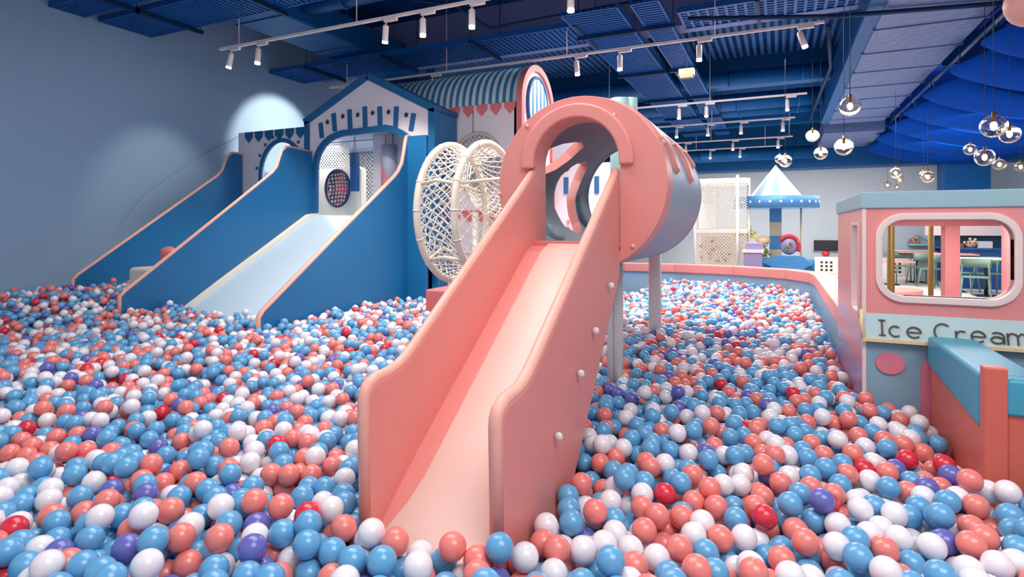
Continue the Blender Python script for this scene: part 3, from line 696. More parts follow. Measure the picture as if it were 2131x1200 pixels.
mb = MB(); ring_face(mb, rect, ell(c.x, c.z, rx, rz, n), 7.3, 7.42); pn = mb.build('round_hole_panel', 'cream', tg)
mb = MB(); mb.tube([(x, 7.29, z) for x, z in ell(c.x, c.z, rx, rz, 40)], .02, 8, closed=True); mb.build('hole_rim', 'netblue', pn)
mb = MB(); m2 = MB()
for i in range(-4, 5):
    u = i * .062
    for (mm, dx_) in ((mb, 0),):
        hz = rz * math.sqrt(max(0, 1 - (u / rx) ** 2)) if abs(u) < rx else 0
        if hz: (m2 if i in (-1, 0, 1) else mb).tube([(c.x + u, 7.33, c.z - hz), (c.x + u + .02, 7.36, c.z), (c.x + u, 7.33, c.z + hz)], .009, 5)
        hx = rx * math.sqrt(max(0, 1 - (u / rz) ** 2))
        (m2 if i in (0, -1) else mb).tube([(c.x - hx, 7.34, c.z + u), (c.x, 7.37, c.z + u + .02), (c.x + hx, 7.34, c.z + u)], .009, 5)
mb.build('hole_net', 'netblue', pn); lab(m2.build('hole_net', 'netred', pn), 'red strands of the net')
# punch bags
p = aY(738, 318, 6.9); q = aY(738, 398, 6.9)
tb = thing('punch_bag', 'blue square punch bag hanging inside the gabled playhouse', 'punch bag', q)
MB().box(p.x - .055, p.x + .055, 6.85, 6.96, q.z, p.z).build('bag', 'bag', tb, bevel=.015); MB().tube([(p.x - .03, 6.9, p.z), (p.x, 6.9, 2.83)], .006, 5).tube([(p.x + .03, 6.9, p.z), (p.x, 6.9, 2.83)], .006, 5).build('strap', 'coral', tb)
p = aY(810, 302, 6.95); q = aY(810, 385, 6.95)
tb = thing('punch_bag', 'round pink and grey punch bag hanging inside the gabled playhouse', 'punch bag', q)
MB().cyl((p.x, 6.95, q.z), (p.x, 6.95, p.z), .115, 20).build('bag', 'baggrey', tb)
vs = []; fs = []
for i in range(13):
    a_ = PI + PI * .75 * i / 12; zt = p.z - (p.z - q.z) * (i / 12); vs += [(p.x + .119 * math.cos(a_), 6.95 + .119 * math.sin(a_), q.z), (p.x + .119 * math.cos(a_), 6.95 + .119 * math.sin(a_), zt)]
for i in range(12): fs.append((2 * i, 2 * i + 2, 2 * i + 3, 2 * i + 1))
MB().add(vs, fs, True).build('wrap', 'bagpink', tb)
MB().tube([(p.x - .07, 6.95, p.z), (p.x - .06, 6.95, 2.83)], .006, 5).tube([(p.x + .07, 6.95, p.z), (p.x + .06, 6.95, 2.83)], .006, 5).build('strap', 'red', tb)
# low scalloped front of the wall-side slide
ta = thing('scalloped_playhouse', 'low lilac-white playhouse front with blue scallops and arch beside the left wall', 'playhouse', (-6.9, 6.5, 1.4))
x0, x1, zt = -7.78, gx0 - .02, 2.94
a1 = aY(541, 350, FY).x; a2 = -6.38; ac = (a1 + a2) / 2; aw = (a2 - a1) / 2 - .02
ar = [(a1, 1.6)] + [(ac - aw * math.cos(PI * i / 16), 2.26 + aw * 1.15 * math.sin(PI * i / 16)) for i in range(17)] + [(a2 - .02, 1.6)]
MB().prism(onY([(x0, 1.2), (x0, zt), (x1, zt), (x1, 1.2), (a2 - .02, 1.2)] + ar[::-1] + [(a1, 1.2)], FY), (0, .06, 0)).build('front_board', 'fwhite', ta)
mb = MB(); ribbon(mb, ar, .06, lambda p_: (p_[0], FY - .02, p_[1]), (0, .03, 0)); mb.build('arch_trim', 'bluet', ta)
for i in range(6):
    x = x0 + .16 + i * .215; lab(MB().prism(onY([(x, zt - .005), (x + .17, zt - .005), (x + .165, zt - .09), (x + .085, zt - .17), (x + .005, zt - .09)], FY - .015), (0, .02, 0)).build('scallop', 'bluet', ta), 'blue shield-shaped scallop')
for i in range(9):
    a_ = PI * (i + .5) / 9; x, z = ac - (aw + .09) * math.cos(a_), 2.26 + (aw * 1.15 + .09) * math.sin(a_)
    MB().box(x - .022, x + .022, FY - .012, FY + .01, z - .022, z + .022).build('dot', 'bluet', ta)
mb = MB(); grid(-7.5, -6.4, 1.62, 2.85, 7.4, .06, .008, mb, True); mb.build('rear_net', 'net', ta)
# small pads at the foot of the wall-side slide
p = aX(305, 568, -6.9); tag(MB().box(p.x - .2, p.x + .3, p.y - .1, p.y + .25, .55, p.z + .07).build('foam_block', 'cream', bevel=.05, seg=4), 'cream foam pad lying at the foot of the wall-side slide', 'foam block')
p = aY(352, 528, 4.55); tag(MB().ball((p.x, p.y, p.z), .10, 20, (1.2, 1, .9)).build('foam_ball', 'coralf'), 'coral rounded foam bump behind the edge of the blue slide wall', 'foam ball')
# ---------------------------------------------------------------- barrel-roofed house
tv = thing('barrel_roof_house', 'tall lilac-white playhouse with striped barrel roof and pink scallops', 'playhouse', (-4.2, 7.0, .2))
HX0, HX1, HY, HR, HZ = -5.6, -3.17, 7.0, .60, 3.14
MB().box(HX0, HX1, HY, HY + .06, .25, HZ).build('front_wall', 'fwhite', tv)
MB().box(HX1 - .06, HX1, HY, HY + 2 * HR, .25, HZ).build('end_wall', 'fwhite', tv)
n = 24; vs = []; fs = []
for r_ in (HR, HR - .03):
    for x in (HX0, HX1 - .02): vs += [(x, HY + HR - r_ * math.cos(PI * i / n), HZ + r_ * math.sin(PI * i / n)) for i in range(n + 1)]
m_ = n + 1
for i in range(n):
    fs += [(i, i + 1, m_ + i + 1, m_ + i), (2 * m_ + i, 3 * m_ + i, 3 * m_ + i + 1, 2 * m_ + i + 1)]
fs += [(m_ + i, m_ + i + 1, 3 * m_ + i + 1, 3 * m_ + i) for i in range(n)]
MB().add(vs, fs, True).build('barrel_roof', 'stripe', tv)
# end arch: striped oval in white board with pink rim
semi = [(HY + HR - HR * math.cos(PI * i / 24), HZ + HR * math.sin(PI * i / 24)) for i in range(25)]
MB().prism(onX([(HY, HZ - .9)] + semi + [(HY + 2 * HR, HZ - .9)], HX1 - .03), (.05, 0, 0)).build('end_board', 'fwhite', tv)
mb = MB(); ribbon(mb, [(HY + .03, HZ - 1.4)] + [(HY + HR - (HR - .03) * math.cos(PI * i / 24), HZ + (HR - .03) * math.sin(PI * i / 24)) for i in range(25)] + [(HY + 2 * HR - .03, HZ - 1.4)], .09, lambda p_: (HX1 - .02, p_[0], p_[1]), (.08, 0, 0)); mb.build('end_rim', 'coralf', tv)
lab(MB().prism(onX([(HY + HR + .36 * math.cos(2 * PI * i / 40), HZ + .02 + .42 * math.sin(2 * PI * i / 40)) for i in range(40)], HX1 + .03), (.02, 0, 0)).build('oval_panel', 'stripez', tv), 'blue and white striped oval panel')
mb = MB(); mb.tube([(HX1 + .04, HY + HR + .36 * math.cos(2 * PI * i / 40), HZ + .02 + .42 * math.sin(2 * PI * i / 40)) for i in range(40)], .025, 8, closed=True); mb.build('oval_rim', 'bluet', tv)
def scal(zz, xs, w_=.165):
    for x in xs: lab(MB().prism(onY([(x, zz), (x + w_, zz), (x + w_, zz - .07), (x + w_ / 2, zz - .16), (x, zz - .07)], HY - .015), (0, .02, 0)).build('scallop', 'coralf', tv), 'pink shield-shaped scallop')
scal(HZ, [HX1 - .2 - .215 * i for i in range(7)])
za = aY(1020, 440, HY).z
MB().box(HX0, HX1, HY - .02, HY, za - .005, za + .02).build('ledge', 'coralf', tv); scal(za, [HX1 - .2 - .215 * i for i in range(7)])
mb = MB().tube([(aY(985, 260, HY).x, HY - .01, HZ), (aY(985, 260, HY).x, HY - .01, 2.75)], .006, 5); mb.build('cord', 'brass', tv)
# round netted porthole
c = aY(995, 338, HY - .01); rp = .37
disc = MB().prism(onY(ell(c.x, c.z, rp, rp * 1.08, 40), HY - .012), (0, .012, 0)).build('porthole', 'grayblue', tv)
mb = MB().tube([(x, HY - .03, z) for x, z in ell(c.x, c.z, rp, rp * 1.08, 40)], .026, 8, closed=True); mb.build('porthole_rim', 'speaker', disc)
def discnet(mb, put, r, p, rr, bulge=0):
    k = -r
    i = -int(r / p)
    while i * p < r:
        u = i * p; h_ = math.sqrt(max(0, r * r - u * u)); 
        if h_ > .02:
            for sgn in (1, -1):
                pts = []
                for q in range(7):
                    v_ = -h_ + 2 * h_ * q / 6; x = (u + v_ * sgn) * .7071; z = (u * sgn * -1 + v_) * .7071 if sgn == 1 else (-u - (-v_)) * .7071
                    if sgn == 1: x, z = (u - v_) * .7071, (u + v_) * .7071
                    else: x, z = (u + v_) * .7071, (-u + v_) * .7071
                    pts.append(put(x, z, bulge * (1 - (x * x + z * z) / (r * r))))
                mb.tube(pts, rr, 4, cap=False)
        i += 1
mb = MB(); discnet(mb, lambda x, z, b_: (c.x + x, HY - .035 - b_, c.z + z * 1.08), rp, .05, .006); mb.build('porthole_net', 'net', disc)
MB().box(HX0, HX1, HY + .1, HY + 2 * HR, .25, .3).build('base', 'fwhite', tv)
MB().cyl((aY(1000, 500, HY - .1).x, HY - .25, .3), (aY(1000, 500, HY - .1).x, HY - .25, 1.65), .045, 16).build('post', 'white', tv)
# ---------------------------------------------------------------- white net wheel
WY, WZ, WR = 4.6, 1.585, .62
wx1, wx2 = -2.73, -2.37
tw = thing('net_wheel', 'big white padded hamster-wheel of two rings and rope net left of the coral slide', 'climbing wheel', (-2.55, WY, .9))
for X in (wx1, wx2):
    ro = MB().tube([(X, WY + WR * math.cos(2 * PI * i / 64), WZ + WR * math.sin(2 * PI * i / 64)) for i in range(64)], .031, 12, closed=True).build('ring', 'cream', tw)
    for i in range(16):
        mb = MB(); a_ = 2 * PI * i / 16; mb.tube([(X, WY + WR * math.cos(a_ + q), WZ + WR * math.sin(a_ + q)) for q in (-.012, .012)], .034, 12); mb.build('pad_seam', 'white', ro)
mb = MB(); n = 44
for i in range(n):
    for sgn in (1, -1):
        a0 = 2 * PI * i / n; pts = [(wx1 + (wx2 - wx1) * q / 5, WY + (WR - .09 * math.sin(PI * q / 5)) * math.cos(a0 + sgn * .5 * q / 5), WZ + (WR - .09 * math.sin(PI * q / 5)) * math.sin(a0 + sgn * .5 * q / 5)) for q in range(6)]
        mb.tube(pts, .0065, 4, cap=False)
mb.build('barrel_net', 'net', tw)
mb = MB(); discnet(mb, lambda x, z, b_: (wx1 - b_, WY + x, WZ + z), WR, .085, .006, .25); mb.build('side_net', 'net', tw)
mb = MB()
for z_, hw in ((.22, .58), (-.42, .45)):
    mb.tube([(wx1, WY - hw, WZ + z_), (wx1 + .18, WY - hw - .03, WZ + z_ + .03), (wx2, WY - hw, WZ + z_)], .016, 8)
    mb.tube([(wx2, WY - hw, WZ + z_), (wx2 + .1, WY, WZ + z_ + .08), (wx2, WY + hw, WZ + z_)], .014, 8)
    mb.tube([(wx1, WY - hw, WZ + z_), (wx1 - .15, WY, WZ + z_ + .08), (wx1, WY + hw, WZ + z_)], .014, 8)
mb.build('hoop', 'cream', tw)
# tunnel of net from the wheel to the porthole
mb = MB(); A0 = Vector(((wx1 + wx2) / 2 + .05, WY + .45, WZ + .25)); B0 = Vector((c.x, HY - .05, c.z)); ax = (B0 - A0).normalized(); ua, ub = frame(ax)
n = 22
for i in range(n):
    for sgn in (1, -1):
        pts = []
        for q in range(9):
            s_ = q / 8; a_ = 2 * PI * i / n + sgn * 2.4 * s_; r_ = .30; pts.append(A0.lerp(B0, s_) + (ua * math.cos(a_) + ub * math.sin(a_)) * r_)
        mb.tube(pts, .006, 4, cap=False)
mb.build('tunnel_net', 'net', tw)
for X in (wx1 - .02, wx2 + .02):
    MB().cyl((X, WY, .25), (X, WY, WZ - WR + .02), .05, 16).build('post', 'white', tw)
# white playhouse wall with blue windows behind the tube
tp = thing('white_play_wall', 'white play wall with blue marks glimpsed through the holes of the coral tube', 'playhouse', (-4.2, 8.6, .2))
MB().box(-3.1, -2.25, 8.2, 8.3, .25, 2.4).build('wall_board', 'fwhite', tp)
for i in range(3): MB().box(-2.95 + i * .24, -2.88 + i * .24, 8.18, 8.2, 1.95, 2.2).build('bar', 'bluet', tp)
for i in range(3):
    for j in range(3): MB().box(-2.9 + i * .1, -2.86 + i * .1, 8.18, 8.2, 1.3 + j * .1, 1.35 + j * .1).build('mark', 'coralf', tp)
# ---------------------------------------------------------------- pit rim
RZ = .78
tr = thing('pit_rim', 'padded rim of the ball pit, coral top over a blue inner side', 'pit rim', (-1.2, 10, .1))
path = [(-8.0, 10.75), (-2.6, 10.5), (-1.7, 10.6), (-.7, 10.4), (.1, 9.95), (.40, 9.45), (.45, 8.9), (.45, 5.15)]
# offset outwards
def offs(path, d):
    L, R_ = strip(path, 2 * d); return L
outp = offs(path, .26)
for i in range(len(path) - 1):
    a_, b_ = path[i], path[i + 1]; c_, d_ = outp[i + 1], outp[i]
    MB().prism([(a_[0], a_[1], RZ - .15), (b_[0], b_[1], RZ - .15), (c_[0], c_[1], RZ - .15), (d_[0], d_[1], RZ - .15)], (0, 0, .15)).build('coping', 'coral', tr, bevel=.012)
    e = .03; v1 = Vector((a_[0], a_[1])).lerp(Vector(d_), .12); v2 = Vector((b_[0], b_[1])).lerp(Vector(c_), .12)
    MB().prism([(v1.x, v1.y, .1), (v2.x, v2.y, .1), (c_[0], c_[1], .1), (d_[0], d_[1], .1)], (0, 0, RZ - .25)).build('inner_padding', 'grayblue', tr)
# ---------------------------------------------------------------- ice cream truck
TX0, TX1, TY, TYB = .42, 2.3, 3.63, 5.1
tk = thing('ice_cream_truck', 'pink and pale blue play ice cream truck with rounded window at the right', 'play truck', (1.3, 4.3, 0))
wx0, wx1_, wz0, wz1 = .505, 1.062, 1.085, 1.487
def rrect(x0, x1, z0, z1, r, n=8):
    o = []
    for cx_, cz_, a0 in ((x1 - r, z1 - r, 0), (x0 + r, z1 - r, 90), (x0 + r, z0 + r, 180), (x1 - r, z0 + r, 270)): o += arc(cx_, cz_, r, a0, a0 + 90, n)
    return o
hole = rrect(wx0, wx1_, wz0, wz1, .10)
# body front: ring from rectangle to window hole by angle
def ray_rect(cx_, cz_, pts, x0, x1, z0, z1):
    o = []
    for x, z in pts:
        dx, dz = x - cx_, z - cz_; k = min((x1 - cx_) / dx if dx > 1e-9 else 1e9, (x0 - cx_) / dx if dx < -1e-9 else 1e9, (z1 - cz_) / dz if dz > 1e-9 else 1e9, (z0 - cz_) / dz if dz < -1e-9 else 1e9); o.append((cx_ + dx * k, cz_ + dz * k))
    return o
def window_wall(x0, x1, z0, z1, hl, y0, y1):
    cx_ = sum(p[0] for p in hl) / len(hl); cz_ = sum(p[1] for p in hl) / len(hl); hl2 = []
    for i in range(len(hl)):
        p_, q_ = hl[i], hl[(i + 1) % len(hl)]; hl2.append(p_); k = max(1, int(math.hypot(q_[0] - p_[0], q_[1] - p_[1]) / .02))
        for j in range(1, k): hl2.append((p_[0] + (q_[0] - p_[0]) * j / k, p_[1] + (q_[1] - p_[1]) * j / k))
    mb = MB(); ring_face(mb, ray_rect(cx_, cz_, hl2, x0, x1, z0, z1), hl2, y0, y1); return mb
window_wall(TX0, 1.2, .97, 1.56, hole, TY, TY + .05).build('front_panel', 'truckpink', tk)
MB().box(1.2, TX1, TY, TY + .05, .97, 1.56).build('front_panel', 'truckpink', tk)
wm = window_wall(wx0 - .028, wx1_ + .028, wz0 - .034, wz1 + .034, hole, TY - .015, TY + .06)
rr_o = rrect(wx0 - .03, wx1_ + .03, wz0 - .036, wz1 + .036, .13); rr_i = rrect(wx0, wx1_, wz0, wz1, .10)
mb = MB(); ring_face(mb, rr_o, rr_i, TY - .018, TY + .065); mb.build('window_frame', 'winframe', tk, bevel=.004)
MB().box(TX0, TX1, TY, TY + .05, 0, .97).build('lower_panel', 'truckblue', tk)
# sloping band with the lettering
MB().prism(onX([(TY, .985), (TY - .035, .855), (TY - .035, .845), (TY, .845)], TX0 + .0), (TX1 - TX0, 0, 0)).build('sign_band', 'band', tk)
mb = MB().box(TX0 - .008, TX1, TY - .05, TY - .02, .838, .856); mb.build('band_trim', 'butter', tk)
mb = MB().tube([(TX0 - .004, TY - .035, .85), (TX0 - .012, TY - .02, .93), (TX0 - .008, TY + .0, 1.0)], .011, 8); mb.build('band_trim', 'butter', tk)
# roof
MB().box(TX0 - .012, TX1, TY - .012, TYB + .01, 1.55, 1.64).build('roof', 'truckroof', tk, bevel=.006)
# left end panel with slit window
def slit(y0, y1, z0, z1, X, th, m, name, par):
    return MB().box(X, X + th, y0, y1, z0, z1).build(name, m, par)
for y0, y1, z0, z1 in ((TY + .05, 3.80, 0, 1.55), (4.12, TYB, .0, 1.55), (3.80, 4.12, 1.47, 1.55), (3.80, 4.12, 0, .95)): slit(y0, y1, z0, z1, TX0, .045, 'sunset', 'end_panel', tk)
mb = MB(); ribbon(mb, [(3.80, .95), (3.80, 1.47), (4.12, 1.47), (4.12, .95), (3.80, .95)], .035, lambda p_: (TX0 - .01, p_[0], p_[1]), (.03, 0, 0)); mb.build('slit_frame', 'winframe', tk)
MB().box(TX0 - .006, TX0 + .012, TY - .004, TY + .014, .4, 1.55).build('corner_trim', 'winframe', tk)
# rear wall frame seen through the window
zr0 = aY(1900, 470, TYB).z
MB().box(TX0 + .045, TX1, TYB - .1, TYB, zr0, 1.55).build('rear_header', 'truckpink', tk)
a = aY(1958, 500, TYB); b = aY(1988, 500, TYB)
MB().box(a.x, b.x, TYB - .12, TYB, 0, zr0).build('rear_pillar', 'truckpink', tk)
a = aY(2084, 500, TYB - .4); MB().box(a.x, a.x + .16, TYB - .55, TYB - .4, 0, 1.55).build('rear_pillar', 'truckpink', tk)
MB().box(a.x + .16, TX1, TYB - .05, TYB, 0, 1.5).build('rear_panel', 'truckpink', tk)
l = bpy.data.lights.new('truck_fill', 'AREA'); l.size = .5; l.energy = 7; l.color = (1, .95, .9); lo_ = bpy.data.objects.new('truck_fill', l); COL.objects.link(lo_); lo_.location = (1.0, 4.35, 1.53)  # unseen fill added under the truck roof to brighten the rear pillars
# wheels/dots
lab(MB().prism(onY(ell(aY(1852, 755, TY).x, aY(1852, 755, TY).z, .066, .058, 36), TY - .012), (0, .012, 0)).build('round_dot', 'dot', tk), 'pink round disc')
pz = aY(1925, 760, TY); lab(MB().prism(onY([(pz.x - .02, .3)] + [(pz.x + .045 - .065 * math.cos(PI * i / 12), .70 + .07 * math.sin(PI * i / 12)) for i in range(13)] + [(pz.x + .11, .3)], TY - .015), (0, .015, 0)).build('wheel_arch', 'dot', tk), 'pink rounded wheel arch')
# lettering: strokes as thick ribbons on the band
def letters():
    X = lambda px: aY(px, 680, TY - .03).x
    put = lambda p: (p[0], TY - .035 * (0.985 - p[1]) / .13 - .004, p[1])
    zb = .872; cap = .082; xh = .052
    def S_(pts, w_=.0075):
        mb = MB(); ribbon(mb, pts, w_, put, (0, -.004, 0)); return mb
    def oval(cx_, cz_, rx_, rz_, a0, a1, n=16): return [(cx_ + rx_ * math.cos(math.radians(a0 + (a1 - a0) * i / n)), cz_ + rz_ * math.sin(math.radians(a0 + (a1 - a0) * i / n))) for i in range(n + 1)]
    L = []
    x = X(1836); m_ = S_([(x, zb), (x, zb + cap)]); ribbon(m_, [(x - .016, zb + .003), (x + .016, zb + .003)], .006, put, (0, -.004, 0)); ribbon(m_, [(x - .016, zb + cap - .003), (x + .016, zb + cap - .003)], .006, put, (0, -.004, 0)); L.append(('letter_i', m_))
    def c_(px0, px1): x0, x1 = X(px0), X(px1); r_ = (x1 - x0) / 2; return S_(oval((x0 + x1) / 2, zb + xh / 2, r_, xh / 2, 50, 310))
    def e_(px0, px1):
        x0, x1 = X(px0), X(px1); r_ = (x1 - x0) / 2; m_ = S_(oval((x0 + x1) / 2, zb + xh / 2, r_, xh / 2, 0, 315)); ribbon(m_, [(x0 + .003, zb + xh / 2), (x1, zb + xh / 2)], .006, put, (0, -.004, 0)); return m_
    L.append(('letter_c', c_(1851, 1876))); L.append(('letter_e', e_(1888, 1917)))
    x0, x1 = X(1945), X(1981); L.append(('letter_capital_c', S_(oval((x0 + x1) / 2, zb + cap / 2 - .004, (x1 - x0) / 2, cap / 2, 48, 312))))
    x0, x1 = X(1990), X(2010); m_ = S_([(x0, zb - .004), (x0, zb + xh - .004)]); ribbon(m_, [(x0, zb + xh * .55), (x0 + .012, zb + xh * .85), (x0 + .024, zb + xh * .93), (x1, zb + xh * .85)], .007, put, (0, -.004, 0)); L.append(('letter_r', m_))
    L.append(('letter_e', e_(2022, 2051)))
    x0, x1 = X(2064), X(2090); r_ = (x1 - x0) / 2; m_ = S_(oval((x0 + x1) / 2 - .002, zb + xh * .30, r_, xh * .30, 0, 360)); ribbon(m_, [(x0 + .004, zb + xh * .88), (x0 + .02, zb + xh), (x1 - .012, zb + xh * .95), (x1, zb + xh * .75), (x1, zb - .002)], .007, put, (0, -.004, 0)); L.append(('letter_a', m_))
    x0 = X(2098); x1 = X(2140); xm = (x0 + x1) / 2; m_ = S_([(x0, zb - .004), (x0, zb + xh)])
    for u0, u1 in ((x0, xm), (xm, x1)): ribbon(m_, [(u0, zb + xh * .7), (u0 + (u1 - u0) * .4, zb + xh), (u1 - .005, zb + xh * .9), (u1, zb + xh * .7), (u1, zb - .004)], .007, put, (0, -.004, 0))
    L.append(('letter_m', m_))
    for nme, m_ in L: m_.build(nme, 'ink', tk)
letters()
# ---------------------------------------------------------------- teal and orange pit wall at the right
tb = thing('padded_pit_wall', 'teal-topped orange padded wall running out from the truck at the right edge', 'padded wall', (1.0, 3.1, .2))
BX = .705; BY = 2.69; zt0 = aX(1930, 705, BX).z; zt1 = aX(2050, 768, BX).z
bz = (zt0 + zt1) / 2
MB().box(BX + .004, BX + .16, BY + .06, TY - .06, .2, bz - .05).build('wall_pad', 'orange', tb, bevel=.01)
MB().prism([(BX - .01, BY + .055, bz), (BX - .01, TY - .06, bz), (BX - .01, TY - .06, bz - .15), (BX - .01, BY + .055, bz - .21)], (.20, 0, 0)).build('coping', 'teal', tb, bevel=.015, seg=3)
MB().box(BX - .006, BX + .066, BY, BY + .055, .2, bz + .035).build('corner_strip', 'orange', tb, bevel=.006)
MB().box(BX + .066, 1.8, BY + .012, BY + .22, .2, bz - .12).build('front_pad', 'orange', tb, bevel=.008)
MB().box(BX + .06, 1.8, BY - .004, BY + .26, bz - .14, bz - .002).build('coping', 'teal', tb, bevel=.015, seg=3)
# ---------------------------------------------------------------- background: white net tower
def at12(px, py, Y=11.6): return aY(px, py, Y)
a = at12(1450, 375); b = at12(1556, 375); cx_ = (a.x + b.x) / 2; hw = (b.x - a.x) / 2; ztp = a.z; zm = at12(1500, 475).z
tn = thing('net_tower', 'white two-storey play tower with net walls behind the pit rim', 'play tower', (cx_, 11.6, 0))
for dx, dy in ((-hw, -.25), (hw - .16, -.3), (-hw, .5), (hw, .45)):
    MB().cyl((cx_ + dx, 11.6 + dy, 0), (cx_ + dx, 11.6 + dy, ztp + .05), .025, 12).build('post', 'white', tn); 
for z, h_ in ((ztp - .10, .10), (zm - .10, .09)):
    MB().box(cx_ - hw, cx_ + hw, 11.32, 12.1, z, z + h_).build('floor_board', 'cream', tn, bevel=.02)
mb = MB(); grid(cx_ - hw, cx_ + hw, zm, ztp - .1, 11.30, .05, .005, mb, True); mb.build('net_wall', 'net', tn)
mb = MB(); grid(cx_ - hw, cx_ + hw, .3, zm - .1, 11.34, .06, .006, mb, True); mb.build('net_wall', 'net', tn)
MB().box(cx_ - hw, cx_ + hw, 12.05, 12.1, .1, zm - .15).build('rear_board', 'cream', tn)
MB().box(cx_ - hw + .05, cx_ - hw + .3, 11.95, 12.0, zm, ztp - .12).build('rear_board', 'fwhite', tn)
for i in range(26):
    x = cx_ - hw + random.random() * hw * 1.3; z = .75 + random.random() * .45
    MB().ball((x, 12.0, z), .018 + random.random() * .02, 8).build('printed_flower', random.choice(['coralf', 'red', 'butter', 'green']), tn)
# yellow foliage and toys
p = aY(1545, 487, 12.3); tpl = thing('potted_tree', 'artificial tree with yellow-green leaves beside the net tower', 'plant', (p.x, 12.3, 0))
MB().cyl((p.x - .02, 12.3, 0), (p.x - .02, 12.3, p.z), .05, 10).build('trunk', 'cream', tpl)
mb = MB()
for i in range(60): mb.ball((p.x + random.gauss(0, .13), 12.3 + random.gauss(0, .1), p.z + random.gauss(0, .05)), .035, 6)
mb.build('foliage', 'yellow', tpl)
p = aY(1567, 540, 11.2); q = aY(1567, 500, 11.2)
tt = thing('toy_bin', 'lavender toy bin with white lid behind the pit rim', 'bin', (p.x, 11.2, 0))
MB().box(p.x - .15, p.x + .15, 11.1, 11.4, 0, aY(1567, 525, 11.2).z).build('body', 'purple', tt, bevel=.01)
MB().box(p.x - .17, p.x + .17, 11.08, 11.42, aY(1567, 525, 11.2).z, aY(1567, 519, 11.2).z).build('lid', 'white', tt)
MB().box(p.x - .13, p.x + .16, 11.15, 11.4, aY(1567, 519, 11.2).z, aY(1567, 505, 11.2).z).build('upper_box', 'purple', tt, bevel=.01)
mb = MB(); ribbon(mb, [(p.x + .07, .62), (p.x + .07, .70), (p.x + .11, .70)], .014, lambda p_: (p_[0], 11.095, p_[1]), (0, -.006, 0)); ribbon(mb, [(p.x + .07, .66), (p.x + .10, .66)], .012, lambda p_: (p_[0], 11.095, p_[1]), (0, -.006, 0)); mb.build('printed_mark', 'white', tt)
p = aY(1588, 500, 12.2); tf = thing('toy_figure', 'peach mushroom-like toy figure left of the carousel pole', 'toy', (p.x, 12.2, 0))
MB().cyl((p.x, 12.2, 0), (p.x, 12.2, p.z), .09, 16).build('body', 'cream', tf); MB().ball((p.x, 12.2, p.z), .13, 20, (1, 1, .75)).build('cap', 'peach', tf)
mb = MB()
for i in range(16): mb.ball((p.x + random.gauss(0, .06), 12.1, p.z - .25 + random.gauss(0, .06)), .03, 6)
mb.build('leaves', 'green', tf)
# carousel
tc_ = thing('carousel', 'small carousel with white and silver cone roof and blue starred rim', 'carousel', (-.07, 12.6, 0))
CYc = 12.6
tip = aY(1614, 343, CYc); zb = aY(1614, 410, CYc).z; zl = aY(1614, 434, CYc).z; ccx = tip.x; rc = (aY(1670, 410, CYc).x - aY(1558, 410, CYc).x) / 2; rb = aY(1706, 420, CYc).x - ccx
n = 16; vs = [(ccx, CYc, tip.z)] + [(ccx + rc * math.cos(2 * PI * (i + .5) / n), CYc + rc * math.sin(2 * PI * (i + .5) / n), zb) for i in range(n)]
MB().add(vs, [(0, 1 + i, 1 + (i + 1) % n) for i in range(n)], False).build('cone_roof', ['white', 'grayblue'], tc_)
cone = tc_.children[0].data
for i, pl in enumerate(cone.polygons): pl.material_index = i % 2
MB().cyl((ccx, CYc, zl), (ccx, CYc, zb), rb, 40).build('rim', 'grayblue' if False else 'seatblue', tc_)
for i in range(12):
    a_ = -PI / 2 + (i - 5.5) * .24; MB().ball((ccx + rb * math.cos(a_), CYc + rb * math.sin(a_), (zl + zb) / 2), .022, 8, (1, 1, 1.3)).build('star', 'cream', tc_)
sq = [(-1, 1), (0, 0), (1, 1), (2, 0), (3, 1), (4, 0)]
zz = zl
for i in range(7):
    MB().box(ccx - .11, ccx + .11, CYc - .11, CYc + .11, zz - .27, zz).build('pole_block', 'seatblue' if i % 2 == 0 else 'speaker', tc_); zz -= .27
    if zz < .27: break
p = aY(1667, 450, CYc - .2); MB().cyl((p.x, CYc - .2, .2), (p.x, CYc - .2, zl), .018, 8).build('riding_pole', 'speaker', tc_)
p = aY(1640, 545, 11.9)
seat = []
for i in range(40): a_ = 2 * PI * i / 40; r_ = 1 + .08 * math.cos(6 * a_); seat.append((p.x + .40 * r_ * math.cos(a_), .78 + .14 * r_ * math.sin(a_)))
MB().prism(onY(seat, 11.85), (0, .12, 0)).build('cloud_seat', 'seatblue', tc_, bevel=.01)
MB().box(p.x - .5, p.x + .45, 12.0, 12.4, .45, .85).build('seat_back', 'tealdk', tc_, bevel=.05)
MB().cyl((ccx, CYc, 0), (ccx, CYc, .3), rb * .9, 32).build('platform', 'white', tc_)
p = aY(1642, 512, 12.0); tf = thing('plush_toy', 'dark plush toy with red hood sitting on the carousel seat', 'toy', (p.x, 12.0, .9))
MB().ball((p.x, 12.0, p.z), .15, 16, (1, .8, 1.1)).build('body', 'purple', tf); MB().tube([(p.x + .17 * math.cos(a_), 11.95, p.z + .2 * math.sin(a_)) for a_ in [PI * i / 10 - .5 for i in range(11)]], .035, 8).build('hood', 'red', tf)
for i in range(8): MB().ball((p.x + random.gauss(0, .06), 11.86, p.z + random.gauss(0, .07)), .028, 8).build('bead', 'green', tf)
